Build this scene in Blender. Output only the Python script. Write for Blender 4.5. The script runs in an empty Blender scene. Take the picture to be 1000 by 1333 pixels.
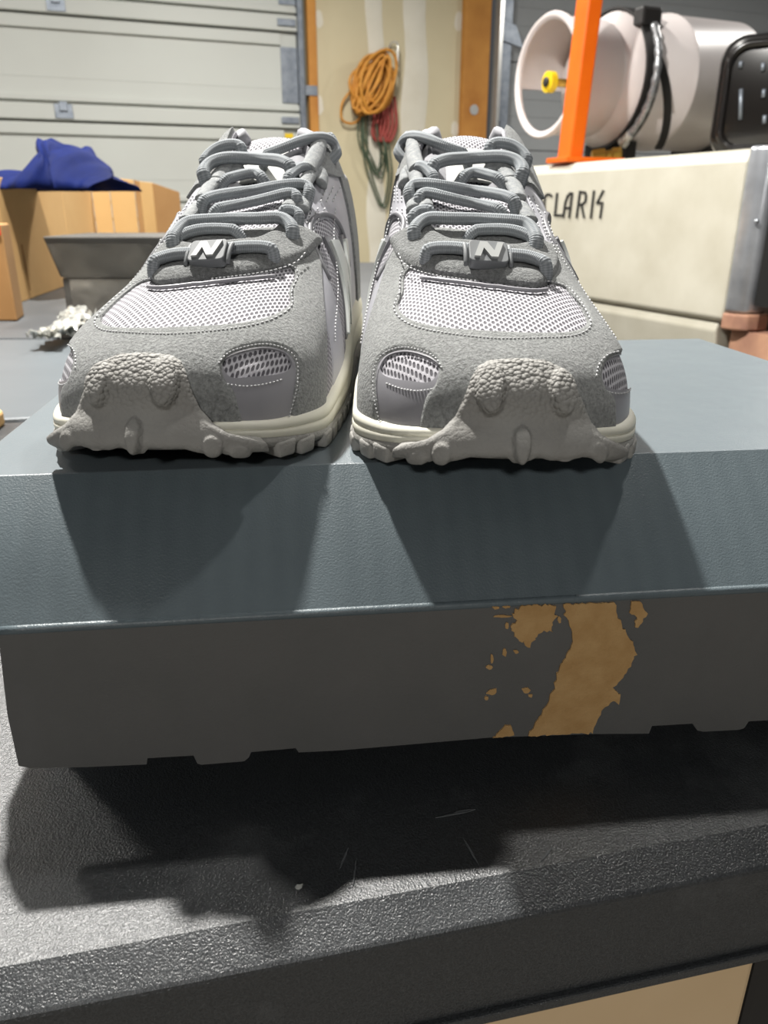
import bpy, bmesh, math, random
import numpy as np
from mathutils import Vector, Matrix

random.seed(7)
rng = np.random.default_rng(7)
scene = bpy.context.scene
COL = scene.collection

# ------------------------------------------------------------------ camera
PITCH = math.radians(21.6)
FPX = 1000.0                       # focal length in pixels of the 1000 x 1333 frame
CAM_Z = 1.15
cam_data = bpy.data.cameras.new('camera')
cam = bpy.data.objects.new('camera', cam_data)
COL.objects.link(cam)
cam.location = (0, 0, CAM_Z)
cam.rotation_euler = (math.pi / 2 - PITCH, 0, 0)
cam_data.sensor_fit = 'VERTICAL'
cam_data.sensor_height = 24.0
cam_data.lens = 24.0 * FPX / 1333.0
cam_data.clip_start = 0.01
cam_data.dof.use_dof = True
cam_data.dof.focus_distance = 0.30
cam_data.dof.aperture_fstop = 13.0
scene.camera = cam

# ------------------------------------------------------------------ world, lights, exposure
world = bpy.data.worlds.new('garage_air')
scene.world = world
world.use_nodes = True
world.node_tree.nodes['Background'].inputs[0].default_value = (0.95, 0.97, 1.0, 1)
world.node_tree.nodes['Background'].inputs[1].default_value = 0.065

scene.view_settings.view_transform = 'Standard'
scene.view_settings.look = 'None'
scene.view_settings.gamma = 1.0
scene.view_settings.use_curve_mapping = False
scene.view_settings.exposure = 0.0


def lamp(name, loc, power, size, color=(1, 0.97, 0.92)):
    d = bpy.data.lights.new(name, 'AREA')
    d.shape = 'DISK'
    d.size = size
    d.energy = power
    d.color = color
    o = bpy.data.objects.new(name, d)
    o.location = loc
    COL.objects.link(o)
    return o


# lamps pointing straight down: two ceiling lamps of the garage, then added fill
lamp('ceiling_or_fill_lamp', (-0.50, 1.15, 2.75), 122, 0.08)
lamp('ceiling_or_fill_lamp', (0.62, 0.95, 2.75), 15, 0.12)
lamp('ceiling_or_fill_lamp', (-0.2, 3.3, 2.8), 62, 0.30)  # this and the next two are added to light the doors and backdrop
lamp('ceiling_or_fill_lamp', (2.6, 4.0, 2.8), 45, 0.30)
lamp('ceiling_or_fill_lamp', (-2.4, 2.6, 2.8), 40, 0.30)
lamp('ceiling_or_fill_lamp', (-0.3, -3.4, 2.7), 105, 0.4)  # added fill far behind the camera, brightens the fronts of box and shoes

# ------------------------------------------------------------------ measuring helpers
CP, SP = math.cos(PITCH), math.sin(PITCH)


def ray(px, py):
    v = -(py - 666.5) / FPX
    return Vector(((px - 500.0) / FPX, CP + v * SP, -SP + v * CP))


def at(px, py, Y):
    d = ray(px, py)
    t = Y / d.y
    return Vector((d.x * t, Y, CAM_Z + d.z * t))


def on_z(px, py, z):
    d = ray(px, py)
    t = (z - CAM_Z) / d.z
    return Vector((d.x * t, d.y * t, z))


def on_plane(px, py, p0, n):
    d = ray(px, py)
    o = Vector((0, 0, CAM_Z))
    t = (Vector(p0) - o).dot(n) / d.dot(n)
    return o + d * t


# ------------------------------------------------------------------ materials
def new_mat(name):
    m = bpy.data.materials.new(name)
    m.use_nodes = True
    nt = m.node_tree
    b = nt.nodes['Principled BSDF']
    return m, nt, b


def link(nt, a, b):
    nt.links.new(a, b)


def math_node(nt, op, a, b=None, c=None):
    n = nt.nodes.new('ShaderNodeMath')
    n.operation = op
    for k, v in enumerate((a, b, c)):
        if v is None:
            continue
        if isinstance(v, (int, float)):
            n.inputs[k].default_value = v
        else:
            nt.links.new(v, n.inputs[k])
    return n.outputs[0]


def mix_col(nt, fac, a, b):
    n = nt.nodes.new('ShaderNodeMix')
    n.data_type = 'RGBA'
    for sock, v in ((n.inputs[0], fac), (n.inputs[6], a), (n.inputs[7], b)):
        if isinstance(v, tuple):
            sock.default_value = (*v, 1) if len(v) == 3 else v
        elif isinstance(v, (int, float)):
            sock.default_value = v
        else:
            nt.links.new(v, sock)
    return n.outputs[2]


def noise(nt, vec, scale, detail=4, rough=0.55):
    n = nt.nodes.new('ShaderNodeTexNoise')
    n.inputs['Scale'].default_value = scale
    n.inputs['Detail'].default_value = detail
    n.inputs['Roughness'].default_value = rough
    if vec is not None:
        nt.links.new(vec, n.inputs['Vector'])
    return n.outputs['Fac']


def ramp01(nt, x, lo, hi):
    n = nt.nodes.new('ShaderNodeMapRange')
    n.clamp = True
    n.inputs[1].default_value = lo
    n.inputs[2].default_value = hi
    nt.links.new(x, n.inputs[0])
    return n.outputs[0]


def add_bump(nt, bsdf, height, strength, dist):
    n = nt.nodes.new('ShaderNodeBump')
    n.inputs['Strength'].default_value = strength
    n.inputs['Distance'].default_value = dist
    nt.links.new(height, n.inputs['Height'])
    nt.links.new(n.outputs[0], bsdf.inputs['Normal'])
    return n


def srgb(r, g, b):
    f = lambda c: (c / 255 / 12.92) if c / 255 <= 0.04045 else ((c / 255 + 0.055) / 1.055) ** 2.4
    return (f(r), f(g), f(b))


def simple(name, col, rough=0.6, metal=0.0, col2=None, nscale=20, fine=None, bump=0.0, bdist=0.001, coord='Object', spec=0.5, coat=0.0):
    """a plain material: two colours mixed by noise plus a fine bump"""
    m, nt, b = new_mat(name)
    tc = nt.nodes.new('ShaderNodeTexCoord').outputs[coord]
    b.inputs['Roughness'].default_value = rough
    b.inputs['Metallic'].default_value = metal
    b.inputs['Specular IOR Level'].default_value = spec
    b.inputs['Coat Weight'].default_value = coat
    c2 = col2 if col2 else tuple(c * 0.88 for c in col)
    f = ramp01(nt, noise(nt, tc, nscale, 5), 0.3, 0.7)
    link(nt, mix_col(nt, f, col, c2), b.inputs['Base Color'])
    if bump > 0:
        add_bump(nt, b, noise(nt, tc, fine or nscale * 8, 3), bump, bdist)
    return m


M = {}
M['concrete'] = simple('concrete', srgb(150, 146, 138), 0.8, col2=srgb(120, 116, 110), nscale=3, fine=60, bump=0.2)
M['drywall'] = simple('drywall', srgb(198, 188, 158), 0.9, col2=srgb(190, 179, 148), nscale=2.5, fine=90, bump=0.05)
M['joint_compound'] = simple('joint_compound', srgb(214, 210, 196), 0.95, col2=srgb(204, 199, 183), nscale=6)
M['door_paint'] = simple('door_paint', srgb(188, 191, 185), 0.55, col2=srgb(182, 184, 178), nscale=1.5)
M['door_paint_grey'] = simple('door_paint_grey', srgb(158, 161, 162), 0.6, col2=srgb(150, 153, 154), nscale=1.5)
M['galvanized'] = simple('galvanized', srgb(150, 157, 166), 0.42, 0.55, col2=srgb(118, 126, 136), nscale=25)
M['lumber'] = simple('lumber', srgb(196, 140, 66), 0.75, col2=srgb(165, 108, 44), nscale=5, fine=60, bump=0.1)
M['dark_gap'] = simple('dark_gap', srgb(92, 92, 90), 0.8)
M['cord_orange'] = simple('cord_orange', srgb(206, 146, 56), 0.6, col2=srgb(184, 120, 36), nscale=30)
M['cord_green'] = simple('cord_green', srgb(66, 82, 62), 0.6)
M['cord_red'] = simple('cord_red', srgb(150, 60, 52), 0.6)
M['hook_steel'] = simple('hook_steel', srgb(220, 220, 216), 0.25, 0.6)
M['counterweight'] = simple('counterweight', srgb(200, 196, 181), 0.5, col2=srgb(184, 179, 162), nscale=7, fine=120, bump=0.05)
M['letter_black'] = simple('letter_black', srgb(38, 36, 34), 0.6)
M['orange_paint'] = simple('orange_paint', srgb(240, 112, 14), 0.4, col2=srgb(228, 98, 8), nscale=6)
M['tank_white'] = simple('tank_white', srgb(222, 215, 213), 0.35, col2=srgb(214, 205, 202), nscale=5)
M['strap_black'] = simple('strap_black', srgb(34, 32, 31), 0.6)
M['hose_steel'] = simple('hose_steel', srgb(176, 178, 180), 0.35, 0.7, col2=srgb(120, 122, 124), nscale=160)
M['brass'] = simple('brass', srgb(196, 160, 76), 0.3, 0.9)
M['valve_yellow'] = simple('valve_yellow', srgb(232, 196, 20), 0.45)
M['black_enamel'] = simple('black_enamel', srgb(26, 23, 21), 0.22, coat=0.4)
M['chrome'] = simple('chrome', srgb(214, 217, 222), 0.28, 0.75, col2=srgb(176, 180, 186), nscale=14)
M['brown_tone'] = simple('brown_tone', srgb(196, 150, 120), 0.7, col2=srgb(150, 110, 92), nscale=12)  # plain brown mixed with a darker brown
M['black_void'] = simple('black_void', srgb(14, 13, 12), 0.8)
M['cardboard'] = simple('cardboard', srgb(206, 168, 112), 0.85, col2=srgb(192, 152, 96), nscale=4, fine=200, bump=0.05)
M['cardboard_dark'] = simple('cardboard_dark', srgb(170, 130, 82), 0.85, col2=srgb(156, 116, 70), nscale=6)
M['carton_beige'] = simple('carton_beige', srgb(228, 200, 160), 0.85, col2=srgb(216, 186, 144), nscale=5)
M['torn_cardboard'] = simple('torn_cardboard', srgb(190, 154, 104), 0.95, col2=srgb(172, 134, 84), nscale=120, fine=900, bump=0.5, bdist=0.0006)
M['tarp_blue'] = simple('tarp_blue', srgb(16, 30, 86), 0.75, col2=srgb(10, 20, 60), nscale=9, spec=0.12)
M['tape_red'] = simple('tape_red', srgb(214, 58, 36), 0.5)
M['grey_lid'] = simple('grey_lid', srgb(96, 102, 106), 0.42, col2=srgb(88, 94, 98), nscale=6)
M['grey_table'] = simple('grey_table', srgb(82, 85, 87), 0.5, col2=srgb(74, 77, 80), nscale=5)
M['box_dark'] = simple('box_dark', srgb(86, 84, 80), 0.5, col2=srgb(74, 72, 68), nscale=12)


def table_mat():
    m, nt, b = new_mat('black_table_plastic')
    tc = nt.nodes.new('ShaderNodeTexCoord').outputs['Object']
    n1 = noise(nt, tc, 1500, 2, 0.6)
    n2 = noise(nt, tc, 14, 6, 0.7)
    c = mix_col(nt, ramp01(nt, n1, 0.35, 0.7), srgb(40, 42, 44), srgb(64, 67, 69))
    c = mix_col(nt, ramp01(nt, n2, 0.56, 0.80), c, srgb(92, 94, 95))
    link(nt, c, b.inputs['Base Color'])
    b.inputs['Specular IOR Level'].default_value = 0.8
    link(nt, math_node(nt, 'MULTIPLY_ADD', n2, 0.16, 0.27), b.inputs['Roughness'])
    add_bump(nt, b, n1, 0.5, 0.0007)
    return m


def box_mat(name, c1, c2, rough=0.5, flute=0.09, fl_bump=0.2):
    """printed corrugated board: faint flutes across the width and worn specks"""
    m, nt, b = new_mat(name)
    tc = nt.nodes.new('ShaderNodeTexCoord').outputs['Object']
    sep = nt.nodes.new('ShaderNodeSeparateXYZ')
    link(nt, tc, sep.inputs[0])
    w = math_node(nt, 'SINE', math_node(nt, 'MULTIPLY_ADD', noise(nt, tc, 6, 2), 3.0, math_node(nt, 'MULTIPLY', sep.outputs[0], 720.0)))
    n1 = noise(nt, tc, 1400, 2, 0.6)
    n2 = noise(nt, tc, 22, 5, 0.65)
    c = mix_col(nt, ramp01(nt, n2, 0.3, 0.75), c1, c2)
    c = mix_col(nt, math_node(nt, 'MULTIPLY', ramp01(nt, w, -1, 1), flute), c, srgb(112, 124, 128))
    link(nt, c, b.inputs['Base Color'])
    link(nt, math_node(nt, 'MULTIPLY_ADD', n2, 0.2, rough - 0.1), b.inputs['Roughness'])
    h = math_node(nt, 'ADD', math_node(nt, 'MULTIPLY', w, fl_bump), n1)
    add_bump(nt, b, h, 0.28, 0.0006)
    return m


M['table_black'] = table_mat()
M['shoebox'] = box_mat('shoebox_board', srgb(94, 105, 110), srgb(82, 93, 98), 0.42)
M['shoebox_top'] = box_mat('shoebox_top_board', srgb(106, 115, 120), srgb(98, 107, 112), 0.38, 0.02, 0.05)  # lid board: its sheen is put into a lighter base colour


def suede_mat(name, ca, cb, scale=1500, strength=0.7):
    m, nt, b = new_mat(name)
    tc = nt.nodes.new('ShaderNodeTexCoord').outputs['Object']
    n1 = noise(nt, tc, scale, 4, 0.7)
    n2 = noise(nt, tc, 70, 4, 0.6)
    c = mix_col(nt, ramp01(nt, n1, 0.32, 0.68), ca, cb)
    c = mix_col(nt, math_node(nt, 'MULTIPLY', ramp01(nt, n2, 0.35, 0.7), 0.3), c, ca)
    link(nt, c, b.inputs['Base Color'])
    b.inputs['Roughness'].default_value = 0.95
    b.inputs['Specular IOR Level'].default_value = 0.2
    b.inputs['Sheen Weight'].default_value = 0.25
    add_bump(nt, b, n1, strength, 0.0014)
    return m


def knit_mat(name, thread, hole, cell):
    """open knit: a hexagonal lattice of holes laid out in the UV map, which is in metres"""
    m, nt, b = new_mat(name)
    uv = nt.nodes.new('ShaderNodeUVMap').outputs[0]
    sep = nt.nodes.new('ShaderNodeSeparateXYZ')
    link(nt, uv, sep.inputs[0])
    k = 2 * math.pi / cell
    wob = math_node(nt, 'MULTIPLY', noise(nt, uv, 260, 2), 1.1)
    u = math_node(nt, 'ADD', math_node(nt, 'MULTIPLY', sep.outputs[0], k), wob)
    v = math_node(nt, 'MULTIPLY', sep.outputs[1], k * 0.38)
    a1 = math_node(nt, 'COSINE', u)
    h1 = math_node(nt, 'MULTIPLY', u, 0.5)
    a2 = math_node(nt, 'COSINE', math_node(nt, 'ADD', h1, v))
    a3 = math_node(nt, 'COSINE', math_node(nt, 'SUBTRACT', h1, v))
    s = math_node(nt, 'ADD', math_node(nt, 'ADD', a1, a2), a3)
    f = ramp01(nt, s, -0.55, 1.0)
    nf = noise(nt, uv, 2600, 2)
    tcol = mix_col(nt, nf, thread, tuple(c * 0.82 for c in thread))
    link(nt, mix_col(nt, f, tcol, hole), b.inputs['Base Color'])
    b.inputs['Roughness'].default_value = 0.75
    inv = math_node(nt, 'SUBTRACT', 1.0, f)
    add_bump(nt, b, inv, 0.8, 0.0008)
    return m


def rubber_mat():
    m, nt, b = new_mat('grey_rubber')
    tc = nt.nodes.new('ShaderNodeTexCoord').outputs['Object']
    v = nt.nodes.new('ShaderNodeTexVoronoi')
    v.feature = 'F1'
    v.inputs['Scale'].default_value = 700
    link(nt, tc, v.inputs['Vector'])
    sep = nt.nodes.new('ShaderNodeSeparateXYZ')
    link(nt, tc, sep.inputs[0])
    zf = ramp01(nt, sep.outputs[2], 0.022, 0.036)
    h = math_node(nt, 'MULTIPLY', math_node(nt, 'SUBTRACT', 1.0, math_node(nt, 'POWER', v.outputs['Distance'], 2.0)), math_node(nt, 'MULTIPLY_ADD', zf, 0.85, 0.15))
    h = math_node(nt, 'ADD', h, math_node(nt, 'MULTIPLY', noise(nt, tc, 2200, 2), 0.16))
    n2 = noise(nt, tc, 60, 4)
    link(nt, mix_col(nt, ramp01(nt, n2, 0.3, 0.7), srgb(156, 155, 151), srgb(144, 142, 138)), b.inputs['Base Color'])
    b.inputs['Roughness'].default_value = 0.7
    b.inputs['Specular IOR Level'].default_value = 0.3
    add_bump(nt, b, h, 1.0, 0.0011)
    return m


def lace_mat():
    m, nt, b = new_mat('braided_lace')
    uv = nt.nodes.new('ShaderNodeUVMap').outputs[0]
    sep = nt.nodes.new('ShaderNodeSeparateXYZ')
    link(nt, uv, sep.inputs[0])
    u = math_node(nt, 'MULTIPLY', sep.outputs[0], 2 * math.pi * 4)
    v = math_node(nt, 'MULTIPLY', sep.outputs[1], 2 * math.pi / 0.0017)
    w = math_node(nt, 'MULTIPLY', math_node(nt, 'SINE', math_node(nt, 'ADD', u, v)), math_node(nt, 'SINE', math_node(nt, 'SUBTRACT', v, u)))
    nn = noise(nt, uv, 40, 3)
    f = ramp01(nt, math_node(nt, 'ADD', w, math_node(nt, 'MULTIPLY', nn, 0.4)), -0.8, 0.9)
    link(nt, mix_col(nt, f, srgb(124, 129, 133), srgb(156, 160, 163)), b.inputs['Base Color'])
    b.inputs['Roughness'].default_value = 0.9
    b.inputs['Specular IOR Level'].default_value = 0.2
    add_bump(nt, b, w, 0.4, 0.0005)
    return m


M['suede'] = suede_mat('grey_suede', srgb(118, 120, 119), srgb(170, 172, 171), 820, 1.0)
M['suede_dark'] = suede_mat('eyestay_suede', srgb(100, 102, 102), srgb(152, 154, 153), 760, 1.0)
M['knit'] = knit_mat('open_knit', srgb(194, 192, 198), srgb(84, 82, 88), 0.0014)
M['knit_tight'] = knit_mat('tight_knit', srgb(172, 170, 176), srgb(100, 98, 104), 0.0012)
M['synthetic'] = simple('smooth_synthetic', srgb(168, 168, 174), 0.5, col2=srgb(160, 160, 166), nscale=60, fine=1500, bump=0.08)
M['synthetic_dark'] = simple('window_synthetic', srgb(150, 149, 154), 0.4, col2=srgb(142, 141, 146), nscale=60)
M['trim_grey'] = simple('trim_grey', srgb(112, 112, 116), 0.5)
M['logo_pale'] = simple('logo_pale', srgb(196, 200, 196), 0.35, 0.15, col2=srgb(186, 190, 187), nscale=40)
M['rubber'] = rubber_mat()
M['midsole'] = simple('midsole_foam', srgb(222, 220, 206), 0.6, col2=srgb(212, 209, 193), nscale=40, fine=900, bump=0.06)
M['lace'] = lace_mat()
M['webbing'] = simple('webbing', srgb(160, 162, 162), 0.85, col2=srgb(126, 130, 132), nscale=420, fine=1500, bump=0.4)
M['thread'] = simple('stitch_thread', srgb(196, 197, 198), 0.8)
M['charm'] = simple('lace_charm', srgb(116, 119, 121), 0.6, col2=srgb(108, 111, 113), nscale=60)
M['charm_letter'] = simple('charm_letter', srgb(172, 174, 172), 0.5)
M['lining'] = simple('lining', srgb(160, 160, 164), 0.95, col2=srgb(148, 148, 152), nscale=300)
M['label_white'] = simple('tongue_label', srgb(192, 193, 188), 0.7)
M['outsole_dark'] = simple('outsole_core', srgb(70, 62, 60), 0.8)
M['tag_red'] = simple('tag_red', srgb(206, 56, 66), 0.6)


def film_mat():
    m, nt, b = new_mat('clear_film')
    tc = nt.nodes.new('ShaderNodeTexCoord').outputs['Object']
    n1 = noise(nt, tc, 14, 2, 0.5)
    b.inputs['Base Color'].default_value = (0.6, 0.56, 0.48, 1)
    b.inputs['Roughness'].default_value = 0.12
    link(nt, math_node(nt, 'MULTIPLY_ADD', ramp01(nt, n1, 0.45, 0.75), 0.22, 0.08), b.inputs['Alpha'])
    add_bump(nt, b, n1, 0.5, 0.02)
    return m


M['film'] = film_mat()


# ------------------------------------------------------------------ object helpers
def empty(name, loc, label=None, cat=None, group=None, rz=0.0):
    o = bpy.data.objects.new(name, None)
    o.empty_display_size = 0.05
    o.location = loc
    o.rotation_euler = (0, 0, rz)
    COL.objects.link(o)
    tag(o, label, cat, group)
    return o


def tag(o, label=None, cat=None, group=None, kind=None):
    if label:
        o['label'] = label
    if cat:
        o['category'] = cat
    if group:
        o['group'] = group
    if kind:
        o['kind'] = kind
    return o


class MB:
    """collects polygons in one frame and links them as one mesh object"""

    def __init__(self):
        self.v, self.f, self.uv = [], [], []

    def add(self, verts, faces, uvs=None):
        b = len(self.v)
        self.v += [tuple(p) for p in verts]
        self.f += [tuple(i + b for i in f) for f in faces]
        self.uv += list(uvs) if uvs is not None else [(0, 0)] * len(verts)
        return self

    def box(self, c, s, R=None):
        R = R or Matrix.Identity(3)
        h = Vector(s) / 2
        vs = [Vector(c) + R @ Vector((x * h.x, y * h.y, z * h.z)) for x in (-1, 1) for y in (-1, 1) for z in (-1, 1)]
        return self.add(vs, [(0, 1, 3, 2), (4, 6, 7, 5), (0, 4, 5, 1), (2, 3, 7, 6), (0, 2, 6, 4), (1, 5, 7, 3)])

    def hexa(self, lo, hi):
        """closed solid between two equal polygons"""
        n = len(lo)
        fs = [tuple(range(n))[::-1], tuple(range(n, 2 * n))]
        fs += [(i, (i + 1) % n, n + (i + 1) % n, n + i) for i in range(n)]
        return self.add(list(lo) + list(hi), fs)

    def prism(self, poly, d):
        d = Vector(d)
        return self.hexa([Vector(p) for p in poly], [Vector(p) + d for p in poly])

    def tube(self, pts, r, n=10, closed=False, caps=True, flat=None, up=None):
        """sweep; flat = (a, b) half axes, with `up` list giving the direction of b"""
        pts = [Vector(p) for p in pts]
        m = len(pts)
        vs, uv = [], []
        prev = None
        L = 0.0
        for i in range(m):
            a = pts[i - 1] if (i > 0 or closed) else pts[i]
            c = pts[(i + 1) % m] if (i < m - 1 or closed) else pts[i]
            t = (c - a).normalized()
            if up is not None:
                nrm = Vector(up[i])
                nrm = (nrm - t * nrm.dot(t)).normalized()
            else:
                if prev is None:
                    nrm = Vector((0, 0, 1)) if abs(t.z) < 0.9 else Vector((1, 0, 0))
                else:
                    nrm = prev
                nrm = (nrm - t * nrm.dot(t)).normalized()
            prev = nrm
            s = t.cross(nrm)
            rr = r[i] if isinstance(r, (list, tuple)) else r
            ra, rb = flat if flat else (rr, rr)
            if i:
                L += (pts[i] - pts[i - 1]).length
            for k in range(n):
                an = 2 * math.pi * k / n
                vs.append(pts[i] + s * (math.cos(an) * ra) + nrm * (math.sin(an) * rb))
                uv.append((k / n, L))
        fs = []
        for i in range(m if closed else m - 1):
            j = (i + 1) % m
            for k in range(n):
                q = (k + 1) % n
                fs.append((i * n + k, i * n + q, j * n + q, j * n + k))
        if caps and not closed:
            fs.append(tuple(range(n))[::-1])
            fs.append(tuple((m - 1) * n + k for k in range(n)))
        return self.add(vs, fs, uv)

    def lathe(self, prof, axis_o, axis_d, n=40, cap=True):
        """prof: list of (distance along the axis, radius)"""
        o, d = Vector(axis_o), Vector(axis_d).normalized()
        a = d.orthogonal().normalized()
        b = d.cross(a)
        vs = []
        for (l, r) in prof:
            for k in range(n):
                an = 2 * math.pi * k / n
                vs.append(o + d * l + (a * math.cos(an) + b * math.sin(an)) * r)
        fs = []
        for i in range(len(prof) - 1):
            for k in range(n):
                q = (k + 1) % n
                fs.append((i * n + k, i * n + q, (i + 1) * n + q, (i + 1) * n + k))
        if cap:
            fs.append(tuple(range(n))[::-1])
            fs.append(tuple((len(prof) - 1) * n + k for k in range(n)))
        return self.add(vs, fs)

    def grid(self, rows):
        """rows of equal length of points"""
        n = len(rows[0])
        vs = [p for r in rows for p in r]
        fs = [(i * n + k, i * n + k + 1, (i + 1) * n + k + 1, (i + 1) * n + k) for i in range(len(rows) - 1) for k in range(n - 1)]
        return self.add(vs, fs)

    def build(self, name, mat, parent=None, origin=(0, 0, 0), smooth=False, bevel=0.0, seg=2, angle=None):
        o3 = np.array(origin)
        me = bpy.data.meshes.new(name)
        me.from_pydata([tuple(np.array(p) - o3) for p in self.v], [], self.f)
        uvl = me.uv_layers.new(name='UVMap')
        li = np.empty(len(me.loops), dtype=np.int32)
        me.loops.foreach_get('vertex_index', li)
        uvl.data.foreach_set('uv', np.array(self.uv, dtype=np.float32)[li].ravel())
        bm = bmesh.new()
        bm.from_mesh(me)
        bmesh.ops.recalc_face_normals(bm, faces=bm.faces)
        if bevel > 0:
            ed = [e for e in bm.edges if len(e.link_faces) == 2 and e.calc_face_angle(0) > 0.5]
            bmesh.ops.bevel(bm, geom=ed, offset=bevel, segments=seg, profile=0.5, affect='EDGES', clamp_overlap=True)
        bm.to_mesh(me)
        bm.free()
        if smooth:
            me.polygons.foreach_set('use_smooth', [True] * len(me.polygons))
            if angle:
                me.set_sharp_from_angle(angle=angle)
        me.materials.append(M[mat])
        o = bpy.data.objects.new(name, me)
        COL.objects.link(o)
        if parent is not None:
            o.parent = parent
        else:
            o.location = origin
        return o


def catmull(pts, closed=False, per=6):
    P = np.array([tuple(p) for p in pts], dtype=float)
    n = len(P)
    out = []
    for i in range(n if closed else n - 1):
        if closed:
            a, b, c, d = P[(i - 1) % n], P[i], P[(i + 1) % n], P[(i + 2) % n]
        else:
            a, b, c, d = P[max(i - 1, 0)], P[i], P[i + 1], P[min(i + 2, n - 1)]
        for k in range(per):
            t = k / per
            out.append(0.5 * ((2 * b) + (c - a) * t + (2 * a - 5 * b + 4 * c - d) * t * t + (3 * b - a - 3 * c + d) * t ** 3))
    if not closed:
        out.append(P[-1])
    return np.array(out)


def rotz(a):
    return Matrix.Rotation(a, 3, 'Z')


# ================================================================== the garage
WALL_P = Vector((-0.51, 5.0, 0.0))
WA = math.radians(21.0)
WD = Vector((math.cos(WA), math.sin(WA), 0))           # along the wall, to the right
WN = Vector((math.sin(WA), -math.cos(WA), 0))          # out of the wall, towards the camera
WR = rotz(WA)


def wall_sz(px, py, out=0.0):
    p = on_plane(px, py, WALL_P + WN * out, WN)
    return (p - WALL_P).dot(WD), p.z


def wall_pt(s, z, out=0.0):
    return WALL_P + WD * s + WN * out + Vector((0, 0, z))


def wall_box(mb, s0, s1, z0, z1, o0, o1):
    c = wall_pt((s0 + s1) / 2, (z0 + z1) / 2, (o0 + o1) / 2)
    return mb.box(c, (abs(s1 - s0), abs(o1 - o0), abs(z1 - z0)), WR)


fl = MB().box((0, 2.2, -0.05), (9, 9.5, 0.1)).build('floor', 'concrete', origin=(0, 2.2, 0))
tag(fl, 'bare concrete garage floor', 'floor', kind='structure')

S_DOOR = wall_sz(388, 100)[0]
S_POST0, S_POST1 = wall_sz(398, 60)[0], wall_sz(409.5, 60)[0]
S_W0, S_W1 = wall_sz(600, 60)[0], wall_sz(634, 60)[0]
wb = wall_box(MB(), S_POST0, S_W1, 0.0, 2.8, -0.10, 0.0)
wb = wb.build('wall_back', 'drywall', origin=wall_pt((S_POST0 + S_W1) / 2, 0))
tag(wb, 'tan unpainted drywall between the two overhead doors', 'wall', kind='structure')
O_WB = wall_pt((S_POST0 + S_W1) / 2, 0)
for (pa, pb, qa, qb) in (((477, 0), (500, 0), (479, 260), (500, 260)), ((527, 0), (557, 0), (521, 260), (552, 260))):
    rows = []
    zs = np.linspace(2.7, 0.2, 26)
    ztop, zbot = wall_sz(*pa)[1], wall_sz(*qa)[1]
    a0, b0 = wall_sz(*pa)[0], wall_sz(*pb)[0]
    a1, b1 = wall_sz(*qa)[0], wall_sz(*qb)[0]
    for k, z in enumerate(zs):
        f = (ztop - z) / (ztop - zbot)
        w1, w2 = 0.012 * math.sin(k * 1.1), 0.014 * math.sin(k * 0.8 + 1)
        sa, sb = a0 + (a1 - a0) * f + w1, b0 + (b1 - b0) * f + w2
        rows.append([wall_pt(sa, z, 0.0005), wall_pt(sa + 0.008, z, 0.003), wall_pt((sa + sb) / 2, z, 0.004), wall_pt(sb - 0.008, z, 0.003), wall_pt(sb, z, 0.0005)])
    MB().grid(rows).build('joint_compound', 'joint_compound', wb, O_WB, smooth=True)
for (px, py, r) in ((415, 25, .03), (415, 137, .035), (597, 28, .035), (592, 168, .03)):
    s, z = wall_sz(px, py)
    ring = [wall_pt(s + r * math.cos(a) * random.uniform(.7, 1), z + 1.5 * r * math.sin(a), 0.001) for a in np.linspace(0, 2 * math.pi, 14, endpoint=False)]
    MB().prism(ring, WN * 0.002).build('screw_patch', 'joint_compound', wb, O_WB)

t1 = wall_box(MB(), S_POST0, S_POST1, 0, 2.8, 0.0, 0.05).build('trim_1', 'lumber', origin=wall_pt(S_POST0, 0), bevel=0.004)
tag(t1, 'narrow pine jamb beside the white sectional door', 'trim', kind='structure')
t2 = wall_box(MB(), S_W0, S_W1, 0, 2.8, 0.0, 0.045).build('trim_2', 'lumber', origin=wall_pt(S_W0, 0), bevel=0.004)
tag(t2, 'wide pine jamb beside the grey sectional door', 'trim', kind='structure')

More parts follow.
